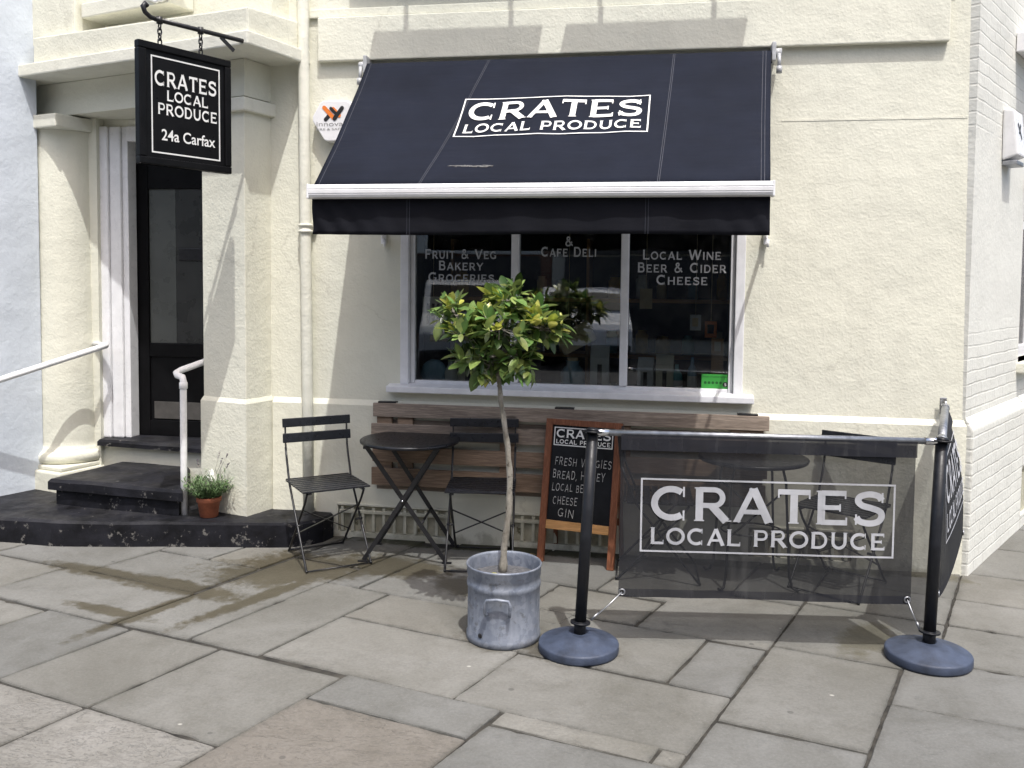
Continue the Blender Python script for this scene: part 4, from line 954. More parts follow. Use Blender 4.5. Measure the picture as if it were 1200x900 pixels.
# ------------------------------------------------------------ alarm boxes
def shield(mb, w_, h_, d0, d1):
    out = [(-w_*.27, h_), (w_*.27, h_), (w_*.33, h_-.012), (w_/2, h_*.62), (w_/2, h_*.50), (w_*.24, .008), (w_*.19, 0), (-w_*.19, 0), (-w_*.24, .008), (-w_/2, h_*.50), (-w_/2, h_*.62), (-w_*.33, h_-.012)][::-1]
    mb.hexa([(x, d1, z) for x, z in out], [(x*.94, d0, z*.95+h_*.02) for x, z in out], .006)
ab = thing('alarm_box', 'white shield shaped alarm box with orange and black cross, half behind the awning', 'alarm box', yp(397, 168, WY-.005), group='white shield shaped alarm boxes on the building')
ab.location.y = WY-.002
hgt_ = yp(396, 117, WY-.06).z-ab.location.z; wid = (yp(424, 140, WY-.06)-yp(369, 140, WY-.06)).x
f = MB(); shield(f, wid, hgt_, -.075, -.0); f.build('casing', M['white_gloss'], ab)
f = MB(); y_ = -.0765
def band(mb, a, b, wd, y): 
    a, b = Vector(a), Vector(b); d = (b-a).normalized(); nrm_ = Vector((-d.y, d.x))*wd/2
    pts = [a+nrm_, a-nrm_]+[b-nrm_+d*0, b+nrm_]
    ring = [a+(nrm_*math.cos(t)-d*wd/2*math.sin(t)) for t in [k*math.pi/6 for k in range(7)]]+[b-(nrm_*math.cos(t)-d*wd/2*math.sin(t)) for t in [k*math.pi/6 for k in range(7)]]
    mb.bm.faces.new([mb.bm.verts.new((p.x, y, p.y)) for p in ring])
cx0, cz0 = -.02, hgt_*.62
def cross_mark(t, dx, dz, sc=1.0):
    g1, g2 = MB(), MB()
    band(g1, (dx-.045*sc, dz+.04*sc), (dx+.02*sc, dz-.028*sc), .026*sc, y_-.0006); band(g1, (dx+.015*sc, dz+.03*sc), (dx+.055*sc, dz-.012*sc), .026*sc, y_-.0012)
    band(g2, (dx-.035*sc, dz-.035*sc), (dx-.005*sc, dz-.004*sc), .026*sc, y_); band(g2, (dx+.025*sc, dz-.03*sc), (dx+.075*sc, dz+.035*sc), .026*sc, y_-.0018)
    band(g2, (dx+.0*sc, dz+.034*sc), (dx+.03*sc, dz+.004*sc), .02*sc, y_-.0022)
    g1.build('orange_mark', M['orange'], t, normals=False); g2.build('black_mark', M['black_print'], t, normals=False)
cross_mark(ab, -.025, hgt_*.66)
f = MB(); font_text(f.bm, 'innovate', Vector((-wid*.40, y_, hgt_*.37)), (1, 0, 0), (0, 0, 1), .042, wid*.74); font_text(f.bm, 'FIRE & SAFETY', Vector((-wid*.40, y_, hgt_*.27)), (1, 0, 0), (0, 0, 1), .020, wid*.7); f.build('alarm_lettering', M['grey_print'], ab, normals=False)
# second box on the flank
fn = Vector((SY, -SX, 0)); fd = Vector((SX, SY, 0)); corner = Vector((CX, WY, 0))
pa = pl(1178, 190, corner, fn)
a2 = thing('alarm_box', 'white wedge shaped alarm box high on the white brick flank wall', 'alarm box', pa+fn*.002, math.atan2(SY, SX), group='white shield shaped alarm boxes on the building')
h2 = pl(1183, 134, corner, fn).z-pa.z
f = MB(); w2 = .25
f.hexa([(-w2/2+.03, -.09, .03), (w2/2-.03, -.09, .03), (w2/2-.02, 0, 0), (-w2/2+.02, 0, 0)], [(-w2/2, -.06, h2), (w2/2, -.06, h2), (w2/2, 0, h2+.01), (-w2/2, 0, h2+.01)], .012); f.build('casing', M['white_gloss'], a2)
f = MB(); f.box(-w2/2+.03, w2/2-.03, -.085, 0, -.03, -.002, .006); f.build('strobe_lens', M['zinc_dark'], a2)
f = MB(); y_ = -.086
q0 = MB()
for a, b in (((-.04, h2*.45), (.04, h2*.75)), ((-.04, h2*.75), (.04, h2*.45))):
    A, B = Vector(a), Vector(b); d = (B-A).normalized(); nn_ = Vector((-d.y, d.x))*.012
    yy = lambda z: -.0915+.03*(z/h2)-.002*(a[1] > h2*.6)
    q0.bm.faces.new([q0.bm.verts.new((p.x, yy(p.y), p.y)) for p in (A-nn_, B-nn_, B+nn_, A+nn_)])
q0.build('cross_mark', M['black_print'], a2, normals=False)
# small white plate over the flank window
pp_ = pl(1196, 55, corner, fn)
ws = thing('white_plate', 'small white lettered plate above the flank window at the right edge', 'sign', pp_+fn*.002, math.atan2(SY, SX))
f = MB(); f.box(-.14, .3, -.16, -.002, -.06, .06, .006); f.build('plate', M['white_gloss'], ws)
f = MB(); f.bm.faces.new([f.bm.verts.new((x, -.1612, z)) for x, z in ((-.1, -.02), (-.02, -.02), (-.02, .025), (-.1, .025))]); f.bm.faces.new([f.bm.verts.new((x, -.1612, z)) for x, z in ((.01, -.02), (.2, -.02), (.2, -.005), (.01, -.005))]); f.build('print', M['grey_print'], ws, normals=False)

# ------------------------------------------------------------ goods on the window ledge, seen through the glass
ledge = MB(); ledge.box(WX0+.002, WX1-.002, WY+.105, WY+.62, .93, .985); ledge.build('display_ledge', M['frame_white'], shop)
IY = WY+.20
def item(px, py, Y=IY): p = yp(px, py, Y); p.z = .986; return p
def lathe_item(name, label, cat, px, prof, mt, Y=IY, extra=None, group=None):
    t = thing(name, label, cat, item(px, 445, Y), group=group)
    f = MB(); f.lathe(prof, n=28); f.build('body', mt, t)
    if extra:
        for nm, pf, m2 in extra: f = MB(); f.lathe(pf, n=24); f.build(nm, m2, t)
    return t
M['blue_glaze'] = paint('blue_glaze', (.26, .42, .55), .3, .1)
M['teal_glass'] = paint('teal_bottle_glass', (.20, .48, .50), .15, .1)
M['cream_card'] = paint('cream_card', (.72, .68, .54), .7, .08)
M['tan'] = paint('tan_cloth', (.60, .50, .33), .9, .1)
M['amber'] = paint('squash_skin', (.62, .38, .08), .5, .2)
M['shelf_grey'] = paint('grey_label', (.62, .64, .66), .6, .1)
t = thing('plate', 'round pale blue plate propped up at the left corner of the shop window', 'plate', item(509, 440)); t.location.z += .005
f = MB(); f.lathe([(0, 0), (.05, .002), (.085, .012), (.088, .017), (.05, .01), (0, .008)], n=36); f.xf(Matrix.Translation((0, 0, .088)) @ Matrix.Rotation(R_(80), 4, 'X')); f.build('dish', M['blue_glaze'], t)
jug = lathe_item('milk_bottle', 'white bottle beside the blue plate in the shop window', 'bottle', 529, [(0, 0), (.042, 0), (.045, .01), (.045, .10), (.036, .125), (.022, .15), (.022, .165), (0, .166)], M['paper'], extra=[('cap', [(.024, .167), (.024, .182), (0, .183)], M['zinc_dark'])])
lathe_item('squash', 'round amber squash on the window ledge behind the tree', 'squash', 592, [(0, 0), (.04, .004), (.062, .035), (.06, .07), (.035, .095), (0, .1)], M['amber'], extra=[('stalk', [(.012, .094), (.008, .125), (0, .126)], M['tan'])])
lathe_item('stoneware_jar', 'tall pale blue jar with a narrow neck in the middle pane', 'jar', 671, [(0, 0), (.072, 0), (.078, .015), (.078, .12), (.06, .15), (.04, .165), (.04, .19), (.048, .195), (0, .197)], M['blue_glaze'], extra=[('stopper', [(.034, .197), (.036, .215), (0, .216)], M['tan'])])
for px, w_, h_, mt, lab in ((551, .14, .16, 'cream_card', 'cream carton behind the trunk of the little tree'), (703, .12, .30, 'shelf_grey', 'tall grey carton with a dark band in the middle pane'), (757, .10, .23, 'shelf_grey', 'grey carton with a pitched top at the left of the right pane'), (779, .11, .25, 'cream_card', 'pale carton with a gabled top in the right pane')):
    t = thing('carton', lab, 'carton', item(px, 445), random.uniform(-.2, .2), group='cartons on the window ledge')
    f = MB(); f.box(-w_/2, w_/2, -.04, .04, 0, h_*.75, .003); f.build('box', M[mt], t)
    f = MB(); f.hexa([(-w_/2, -.04, h_*.752), (w_/2, -.04, h_*.752), (w_/2, .04, h_*.752), (-w_/2, .04, h_*.752)], [(-w_/2, -.006, h_), (w_/2, -.006, h_), (w_/2, .006, h_), (-w_/2, .006, h_)]); f.build('gable_top', M[mt], t)
    f = MB(); f.box(-w_*.12, w_*.12, -.043, -.0405, .02, h_*.6); f.build('printed_band', M['black_print'], t)
bt = [(0, 0), (.034, 0), (.037, .008), (.037, .11), (.03, .135), (.014, .155), (.013, .19), (0, .191)]
lathe_item('bottle', 'squat teal bottle left of the green rating sticker', 'bottle', 793, bt, M['teal_glass'], extra=[('label', [(.0376, .03), (.0376, .09)], M['shelf_grey'])], group='bottles on the window ledge')
lathe_item('bottle', 'slim clear bottle standing close to the green rating sticker', 'bottle', 811, [(r*.8, z*1.25) for r, z in bt], M['blue_glaze'], extra=[('label', [(.0302, .04), (.0302, .12)], M['paper'])], group='bottles on the window ledge')
shu = thing('shelf_unit', 'pale wooden shelf unit of jars standing deeper inside the shop', 'shelf', (-.55, WY+1.0, .2))
for z_ in (.55, .95, 1.35):
    f = MB(); f.box(-1.0, 1.0, -.14, .14, z_, z_+.025); f.build('shelf', M['pine'], shu)
for x_s in (-1.02, -.02, 1.0):
    f = MB(); f.box(x_s, x_s+.02, -.14, .14, 0, 1.8); f.build('upright', M['pine'], shu)
rj = random.Random(8); jm = ['cream_card', 'amber', 'blue_glaze', 'tan', 'shelf_grey', 'paper', 'teal_glass']; jar0 = None
for z_ in (.577, .977, 1.377):
    for i_ in range(11):
        xx_ = -.94+i_*.185+rj.uniform(-.03, .03)
        if abs(xx_+.01) < .05: continue
        f = MB(); r0_, h0_ = rj.uniform(.035, .055), rj.uniform(.10, .2); f.lathe([(0, 0), (r0_, 0), (r0_, h0_*.8), (r0_*.7, h0_*.9), (r0_*.7, h0_), (0, h0_)], n=14)
        o = f.build('jar', M[rj.choice(jm)]); o.location = (-.55+xx_, WY+1.0, .2+z_); tag(o, 'jar of dry goods on the dim shelves deep inside the shop', 'jar', 'jars on the shelves inside the shop')
# notice, poster, bag, driftwood board
t = thing('notice_card', 'white notice card with dark printed marks in the left pane', 'notice', yp(508, 368, WY+.2))
f = MB(); f.box(-.075, .075, -.004, .004, -.115, .115, .002); f.build('card', M['paper'], t)
f = MB()
for i in range(3):
    for j in range(2): f.bm.faces.new([f.bm.verts.new((x, -.0046, z)) for x, z in ((-.045+i*.034, -.07+j*.08), (-.025+i*.034, -.07+j*.08), (-.025+i*.034, -.005+j*.075), (-.045+i*.034, -.005+j*.075))])
f.build('printed_mark', M['black_print'], t, normals=False)
f = MB(); f.beam((0, 0, .115), (0, 0, 1.0), .003, .003); f.build('hanging_string', M['tan'], t)
for px, py, lab, mt, w_, h_ in ((833, 386, 'orange poster hanging in the right pane', 'orange', .075, .105), (815, 378, 'pale grey leaflet hanging beside the orange poster', 'shelf_grey', .07, .10), (757, 350, 'small tan bag hanging high in the right pane', 'tan', .08, .13)):
    t = thing('hanging_card', lab, 'card', yp(px, py, WY+.28)); f = MB(); f.box(-w_/2, w_/2, -.006, .006, -h_/2, h_/2, .003); f.build('card', M[mt], t)
    f = MB(); f.box(-w_*.3, w_*.25, -.0085, -.0065, -h_*.25, h_*.3); f.build('printed_mark', M['black_print'] if mt == 'orange' else M['tan'], t)
    f = MB(); f.beam((0, 0, h_/2), (0, 0, 1.2), .003, .003); f.build('hanging_string', M['tan'], t)
t = thing('cloth_bag', 'pale canvas bag with round handle hanging aslant in the middle pane', 'bag', yp(675, 396, WY+.26))
f = MB(); f.box(-.12, .12, -.02, .02, -.07, .07, .012); f.xf(Matrix.Rotation(R_(-28), 4, 'Y')); f.build('bag_body', M['tan'], t)
f = MB(); f.tube([(-.05+.055*math.cos(a), 0, .075+.05*math.sin(a)) for a in [k*math.pi/9 for k in range(10)]], .006, 8); f.beam((-.05, 0, .125), (-.05, 0, 1.1), .003, .003); f.build('handle', M['tan'], t)
t = thing('wooden_board', 'upright strip of pale wood above the green rating sticker', 'board', item(840, 440, WY+.2)); f = MB(); f.box(-.038, .038, -.008, .008, 0, .36, .003); f.build('strip', M['pine'], t)
f = MB(); f.box(-.02, .02, -.0105, -.0085, .28, .34); f.build('burnt_mark', M['tan'], t)
# green rating sticker on the glass
t = thing('rating_sticker', 'bright green rating sticker in the lower right corner of the window', 'sticker', yp(838, 447, WY+.050))
w_, h_ = .165, .088
f = MB(); f.box(-w_/2, w_/2, -.001, .003, -h_/2, h_/2); f.build('card', M['green_card'], t)
f = MB(); font_text(f.bm, 'FOOD HYGIENE RATING', Vector((-w_*.46, -.0016, h_*.27)), (1, 0, 0), (0, 0, 1), .012, w_*.92, .01)
for i in range(5):
    c = Vector((-w_*.36+i*w_*.14, -.0016, -.008)); rr = .0085
    f.bm.faces.new([f.bm.verts.new(c+Vector((rr*math.cos(a), 0, rr*math.sin(a)))) for a in [k*2*math.pi/20 for k in range(20)]])
f.build('dark_print', M['dark_green'], t, normals=False)
f = MB(); c = Vector((w_*.37, -.0018, -h_*.2)); f.bm.faces.new([f.bm.verts.new(c+Vector((.016*math.cos(a), 0, .016*math.sin(a)))) for a in [k*2*math.pi/24 for k in range(24)]]); f.build('score_disc', M['black_print'], t, normals=False)
f = MB(); font_text(f.bm, '5', c+Vector((-.006, -.0008, -.009)), (1, 0, 0), (0, 0, 1), .026); f.build('score_figure', M['paper'], t, normals=False)

# ------------------------------------------------------------ pallet against the wall
plt = thing('pallet', 'weathered slatted wooden pallet fixed along the wall under the shop window', 'pallet', (-.62, WY-.04, .33)); plt.location = (0, 0, 0)
PY1 = WY-.030; PX0, PX1 = yp(437, 500, WY-.08).x, yp(901, 520, WY-.08).x
zz = lambda py: yp(440, py, WY-.08).z
for k, (ya, yb) in enumerate(((472, 488), (496, 514), (522.5, 540.5), (547.5, 568))):
    f = MB(); z1, z0 = zz(ya), zz(yb); f.box(PX0+[.0, -.012, -.004, -.010][k], PX1-[0, .01, .004, .012][k], WY-.082, WY-.063, z0, z1, .004)
    f.build('plank', M['pallet' if k in (0, 1) else 'pallet_b'], plt)
for xx in (PX0+.02, PX0+.16, -1.02, -.30, .40, PX1-.13):
    f = MB(); f.box(xx, xx+.10, WY-.0625, PY1, zz(568)+.01, zz(473)-.006, .004); f.build('stringer', M['pallet_b'], plt)
for za_, zb2_ in ((zz(571)-.02, zz(549)), (zz(512), zz(492))):
    f = MB(); f.box(PX0+.01, PX1-.01, PY1+.001, WY-.0285, za_, zb2_, .0); f.build('rear_plank', M['pallet'], plt)
for xx in (yp(455, 471, WY-.05).x, yp(662, 474, WY-.05).x, yp(876, 482, WY-.05).x):
    f = MB(); f.box(xx-.06, xx+.06, WY-.08, WY-.031, zz(472)+.001, zz(472)+.010, .002); f.build('strap', M['black_metal'], plt)

# ------------------------------------------------------------ folding chairs
def make_chair(label):
    t = thing('folding_chair', label, 'chair', group='black folding slatted bistro chairs')
    W = .195
    for s_ in (-1, 1):
        f = MB(); x = s_*W
        f.tube([(x, .235, .008), (x, .225, .012), (x, .02, .26), (x, -.135, .455), (x, -.195, .60), (x, -.215, .66)], .0068, 8)
        f.beam((x, -.212, .645), (x, -.232, .835), .022, .007, (1, 0, 0), .002)
        f.build('back_post', M['black_metal'], t)
        f = MB(); x = s_*(W-.022)
        f.tube([(x, .165, .445), (x, .12, .38), (x, -.225, .012), (x, -.24, .008)], .0068, 8); f.tube([(s_*(W-.035), .10, .228), (s_*(W+.012), .10, .228)] if False else [(s_*(W-.03), .045, .232), (s_*(W+.010), .045, .232)], .007, 8)
        f.build('leg', M['black_metal'], t)
    f = MB(); f.beam((-(W-.022), .07, .33), (W-.022, -.11, .135), .005, .014, (0, 1, 0)); f.beam((W-.022, .072, .33), (-(W-.022), -.108, .135), .005, .014, (0, 1, 0)); f.build('cross_brace', M['black_metal'], t)
    f = MB(); f.tube([(-W, .23, .01), (W, .23, .01)], .005, 8); f.build('foot_bar', M['black_metal'], t); f = MB(); f.tube([(-(W-.022), -.235, .01), (W-.022, -.235, .01)], .005, 8); f.build('foot_bar', M['black_metal'], t)
    f = MB()
    for i in range(8):
        y = -.165+i*.048; f.box(-.205, .205, y-.018, y+.018, .455, .465, .003)
    f.build('seat', M['slat_black'], t)
    f = MB(); f.box(-.168, -.152, -.18, .185, .443, .4545); f.box(.152, .168, -.18, .185, .443, .4545); f.tube([(-.20, -.195, .463), (.20, -.195, .463)], .005, 8); f.build('seat_rail', M['black_metal'], t)
    for z0, z1 in ((.688, .745), (.782, .836)):
        f = MB(); y = lambda z: -.2115-(z-.645)*.105
        f.hexa([(-.215, y(z0)+.006, z0), (.215, y(z0)+.006, z0), (.215, y(z0)+.020, z0), (-.215, y(z0)+.020, z0)], [(-.215, y(z1)+.006, z1), (.215, y(z1)+.006, z1), (.215, y(z1)+.020, z1), (-.215, y(z1)+.020, z1)], .004)
        f.build('back_slat', M['slat_black'], t)
    return t
ch = make_chair('black folding slatted chair standing left of the first round table, by the steps')
ch.location = (-2.0, 5.07, .0); ch.rotation_euler = (0, 0, R_(-51-90))
for loc, rz, lab in (((-1.075, 5.205, 0), -82, 'black folding slatted chair behind the potted tree, its back to the pallet'),
                     ((.99, 5.17, 0), -122, 'black folding slatted chair right of the second table, seen through the banner'),
                     ((-.02, 5.2, 0), 2, 'black folding slatted chair left of the second table, mostly hidden by banner and blackboard')):
    c = copy_tree(ch); c.location = loc; c.rotation_euler = (0, 0, R_(rz-90)); c['label'] = lab
# ------------------------------------------------------------ tables
t = thing('bistro_table', 'round black folding table with crossed flat legs beside the left chair', 'table', (-1.535, 5.245, 0), R_(6))
def top(t):
    f = MB(); f.lathe([(0, .703), (.270, .703), (.300, .700), (.304, .706), (.304, .716), (.299, .720), (.27, .7195), (0, .7195)], n=64); f.build('tabletop', M['slat_black'], t)
top(t)
for (y, a, b) in ((-.165, -.235, .25), (.19, -.20, .25)):
    f = MB(); f.beam((a, y, .70), (b, y, .012), .026, .010, (0, 1, 0), .002); f.box(b-.025, b+.035, y-.006, y+.006, .0, .012, .003); f.build('leg', M['black_metal'], t)
for (y, a, b) in ((-.182, .195, -.245), (.172, .195, -.235)):
    f = MB(); f.beam((a, y, .70), (b, y, .012), .026, .010, (0, 1, 0), .002); f.box(b-.035, b+.025, y-.006, y+.006, .0, .012, .003); f.build('leg', M['black_metal'], t)
f = MB(); f.tube([(.10, -.165, .235), (.10, .19, .235)], .008, 8); f.tube([(-.12, -.18, .19), (-.12, .17, .19)], .008, 8); f.tube([(-.01, -.19, .377), (-.01, -.155, .377)], .009, 10); f.tube([(-.01, .16, .377), (-.01, .2, .377)], .009, 10); f.build('crossbar', M['black_metal'], t)
f = MB()
for y in (-.165, .19): f.lathe([(0, -.003), (.006, -.003), (.006, .003), (0, .0035)], n=12); break
f.xf(Matrix.Translation((-.01, -.191, .377)) @ Matrix.Rotation(R_(90), 4, 'X')); f.build('pivot_bolt', M['chrome'], t)
f = MB(); f.box(-.245, -.215, -.2, .2, .688, .7025); f.box(.18, .21, -.2, .2, .688, .7025); f.build('underframe', M['black_metal'], t)
t = thing('bistro_table', 'round black table with thin rod legs behind the black banner', 'table', (.50, 5.15, 0), R_(10))
top(t)
for sx, sy in ((-1, -1), (1, -1), (1, 1), (-1, 1)):
    f = MB(); f.tube([(sx*.13, sy*.12, .69), (sx*.15, sy*.13, .6), (sx*.165, sy*.14, .3), (sx*.175, sy*.15, .08), (sx*.19, sy*.165, .02), (sx*.21, sy*.18, .010), (sx*.225, sy*.19, .022)], .0075, 8); f.build('leg', M['black_metal'], t)
f = MB(); f.tube([(-.17, -.13, .28), (.155, -.125, .56)], .006, 8); f.tube([(.17, .13, .28), (-.155, .125, .56)], .006, 8); f.tube([(.17*math.cos(a), .14*math.sin(a), .30) for a in [k*2*math.pi/20 for k in range(20)]], .005, 6, closed=True); f.build('stay', M['black_metal'], t)
f = MB(); f.box(-.2, .2, -.135, -.11, .69, .7025); f.box(-.2, .2, .11, .135, .69, .7025); f.build('underframe', M['black_metal'], t)

# ------------------------------------------------------------ blackboard
bl0, br0 = gp(629, 657), gp(719, 669); ux = (br0-bl0); ux.z = 0; Wb = ux.length; ux.normalize(); bk = Vector((-ux.y, ux.x, 0))
board = thing('blackboard_sign', 'wooden framed A-board with chalk writing standing behind the left barrier post', 'sign', bl0, math.atan2(ux.y, ux.x))
# local: x along the foot, y to the wall, z up; face leans back
lean = .155; Hb = .85; D_ = Vector((0, lean, Hb)).normalized(); Lb = math.hypot(lean, Hb)
N_ = Vector((0, -D_.z, D_.y))
LB = lambda x, s_, n=0: Vector((x, 0, 0))+D_*s_+N_*n
def lbox(mb, x0, x1, s0, s1, n0, n1, bevel=0):
    mb.hexa([LB(x0, s0, n1), LB(x1, s0, n1), LB(x1, s0, n0), LB(x0, s0, n0)], [LB(x0, s1, n1), LB(x1, s1, n1), LB(x1, s1, n0), LB(x0, s1, n0)], bevel)
f = MB(); fwid = .042
lbox(f, 0, fwid, 0, Lb, -.018, .010, .003); lbox(f, Wb-fwid, Wb, 0, Lb, -.018, .010, .003); lbox(f, fwid+.001, Wb-fwid-.001, Lb-.036, Lb, -.018, .010, .003); f.build('frame', M['frame_wood'], board)
f = MB(); lbox(f, fwid+.001, Wb-fwid-.001, .20, .252, -.018, .010, .003); f.build('bottom_rail', M['pine'], board)
f = MB(); lbox(f, fwid+.001, Wb-fwid-.001, .253, Lb-.037, -.012, -.002); f.build('chalkboard', M['board_black'], board)
f = MB()
for xx in (.01, Wb-.045): 
    a, b = LB(xx+.018, Lb-.03, -.03), Vector((xx+.018, lean+.13, 0)); f.beam(a, b, .035, .022, (1, 0, 0), .003)
f.beam((.03, lean+.11, .22), (Wb-.03, lean+.11, .22), .02, .04, (0, 0, 1)); f.build('rear_frame', M['frame_wood'], board)
f = MB(); pw = Wb-2*fwid; x0 = fwid+pw*.03; O = LB(x0, Lb-.160, -.0012); crates_logo(f.bm, O, (1, 0, 0), D_, pw*.94, .112, .006); f.build('board_lettering', M['letter'], board, normals=False)
f = MB(); rs = random.getstate(); random.seed(5)
for s_, x0, x1, sy, h in (('FRESH VEGGIES', .07, .97, .585, .048), ('BREAD, HONEY', .05, .88, .505, .050), ('LOCAL BEER,', .05, .72, .43, .047), ('CHEESE', .08, .47, .35, .046), ('GIN', .17, .43, .275, .052)):
    letter(f.bm, s_, LB(fwid+pw*x0, sy, -.0012), (1, 0, 0), D_, h, pw*(x1-x0), track=.22, thin=.085, slant=.12, wob=.05)
random.setstate(rs); f.build('chalk_writing', M['chalk'], board, normals=False)

# ------------------------------------------------------------ bay tree in a zinc pot
pc = Vector((-.735, 4.105, 0)); zr = .352
pot = thing('zinc_pot', 'galvanised zinc tub with side handles holding the little bay tree', 'pot', pc)
f = MB(); f.lathe([(0, .012), (.150, .012), (.170, .0), (.1765, .004), (.1765, .030), (.172, .036), (.1715, .2), (.172, .250), (.1755, .256), (.1765, .266), (.1755, .276), (.172, .282), (.1725, .305), (.1755, .310), (.176, .345), (.179, .350), (.180, .356), (.177, .361), (.172, .358), (.169, .35), (.167, .30), (.165, .06), (0, .05)], n=72); f.build('tub', M['zinc'], pot)
for ang in (-88, 92):
    f = MB(); h = [(-.047, -.004, .245), (-.049, -.022, .245), (-.050, -.03, .235), (-.044, -.036, .185), (-.030, -.037, .174), (0, -.037, .172), (.030, -.037, .174), (.044, -.036, .185), (.050, -.03, .235), (.049, -.022, .245), (.047, -.004, .245)]
    h = [(-.050, .006, .168), (-.055, -.020, .170), (-.057, -.030, .180), (-.059, -.032, .222), (-.050, -.033, .242), (0, -.034, .247), (.050, -.033, .242), (.059, -.032, .222), (.057, -.030, .180), (.055, -.020, .170), (.050, .006, .168)]
    f.tube(h, .0075, 10); f.xf(Matrix.Rotation(R_(ang+90), 4, 'Z') @ Matrix.Translation((0, -.172, 0))); f.build('handle', M['zinc'], pot)
f = MB(); f.lathe([(0, 0), (.011, 0), (.011, .002), (0, .0025)], n=16); f.xf(Matrix.Rotation(R_(-28), 4, 'Z') @ Matrix.Translation((0, -.1745, .055)) @ Matrix.Rotation(R_(90), 4, 'X')); f.build('plugged_hole', M['black_metal'], pot)
f = MB(); f.lathe([(.166, .29), (.10, .298), (.05, .305), (0, .306)], n=40); f.build('soil', M['soil'], pot)

tree = thing('bay_tree', 'small standard bay tree with a bare trunk and a bushy leafy crown', 'tree', pc+Vector((0, 0, .30)))
DT = (pc-CAM).dot(fw)
def tp(px, py, dd=0): return dcam(px, py, DT+dd)-Vector(tree.location)
trunk_px = [(589, 668), (591, 640), (596, 600), (598, 560), (595, 525), (591, 495), (587, 470), (585, 445), (583, 420), (584, 395)]
f = MB(); pts = [tp(*p) for p in trunk_px]; pts[0].z = min(pts[0].z, -.01)
sm = []
for i in range(len(pts)-1):
    for k in range(3):
        q = pts[i].lerp(pts[i+1], k/3); sm.append(q+Vector((mnoise.noise(q*14), mnoise.noise(q*14+Vector((5, 0, 0))), 0))*.003)
sm.append(pts[-1]); n = len(sm)
f.tube(sm, [(.0170-.0080*i/n)*(1+.12*math.sin(i*2.1)) + (.004 if i < 2 else 0) for i in range(n)], 12)
for i, (dx, s_) in enumerate(((.012, 1), (-.011, 1), (.011, 1), (-.010, 1))):
    c = sm[8+i*4]; f.tube([c, c+Vector((dx, -.008, .006))], [.007, .004], 8)
f.build('trunk', M['bark'], tree)
# crown: limbs to shoot tips, then leaves in whorls round each tip
top_ = pts[-2]; cen = tp(583, 388)
lv = bmesh.new(); tl2 = lv.verts.layers.float_color.new('tint'); br = MB()
def leaf(P, d, upv, ln, wd, tint, curl=.25, fold=.25):
    d = d.normalized(); s_ = d.cross(upv)
    if s_.length < 1e-3: s_ = d.orthogonal()
    s_.normalize(); n_ = s_.cross(d).normalized()
    prof = (0.08, .60, .93, 1.0, .92, .62, .05); rows = []
    N = len(prof)-1
    for i, w_ in enumerate(prof):
        t = i/N; c = P+d*(ln*t)-n_*(curl*ln*t*t)
        hw = wd*w_/2; e = n_*(fold*hw)
        rows.append([lv.verts.new(c-s_*hw+e), lv.verts.new(c), lv.verts.new(c+s_*hw+e)])
    for r in rows:
        for k, v_ in enumerate(r): v_[tl2] = (*(x*(1.18 if k == 1 else 1) for x in tint), 1)
    for i in range(N):
        for k in (0, 1): lv.faces.new((rows[i][k], rows[i][k+1], rows[i+1][k+1], rows[i+1][k])).smooth = True
tips = []
random.seed(23)
lobes = [(583, 390, 0, .17, .125), (533, 368, .02, .125, .085), (634, 386, -.02, .125, .085), (601, 351, .02, .12, .08), (562, 422, -.04, .11, .09), (606, 414, .04, .12, .08), (585, 385, -.14, .13, .10), (585, 385, .14, .13, .11), (545, 395, -.08, .11, .09), (625, 372, .1, .10, .07)]
for (px, py, dz, rr, hh_) in lobes:
    c = tp(px, py, dz)
    for k in range(12 if rr < .2 else 17):
        th = random.uniform(0, 2*math.pi); ph = math.acos(random.uniform(-.75, 1)); q = random.uniform(.72, 1.0)
        o = Vector((rr*q*math.sin(ph)*math.cos(th), rr*q*math.sin(ph)*math.sin(th), hh_*q*math.cos(ph)))
        tips.append((c+o, (o.normalized()+Vector((0, 0, .45))).normalized(), c))
for i in range(14): tips.append((tp(random.uniform(560, 618), random.uniform(425, 442), random.uniform(-.1, .1)), Vector((random.uniform(-.6, .6), random.uniform(-.6, .6), -.5)).normalized(), tp(583, 415)))
limbs = [tp(px, py, dz) for px, py, dz, _, _ in lobes]
for c in limbs: br.tube([top_, top_.lerp(c, .5)+Vector((0, 0, -.03)), c], [.007, .005, .003], 7)
for P, d, c in tips:
    br.tube([c.lerp(P, .1), c.lerp(P, .6)+Vector((0, 0, -.012)), P], [.0028, .002, .0014], 5)
    young = random.random() < (.30 if P.z > cen.z+.02 else .03)
    n = random.randint(5, 8); a0 = random.random()*6.28
    u = d.orthogonal().normalized(); v_ = d.cross(u)
    for k in range(n):
        a = a0+k*2.4; sp_ = random.uniform(.55, 1.35) if not young else random.uniform(.3, .8)
        dr = d*math.cos(sp_)+(u*math.cos(a)+v_*math.sin(a))*math.sin(sp_)
        ln = random.uniform(.05, .108)*(.9 if young else 1); 
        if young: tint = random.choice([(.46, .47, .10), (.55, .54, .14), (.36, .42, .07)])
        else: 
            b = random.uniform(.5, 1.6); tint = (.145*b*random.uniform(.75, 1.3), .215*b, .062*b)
        leaf(P-d*random.uniform(0, .05), dr, Vector((0, 0, 1))+Vector((random.uniform(-.4, .4), random.uniform(-.4, .4), 0)), ln, ln*random.uniform(.40, .55), tint, random.uniform(-.05, .35), random.uniform(.08, .4))
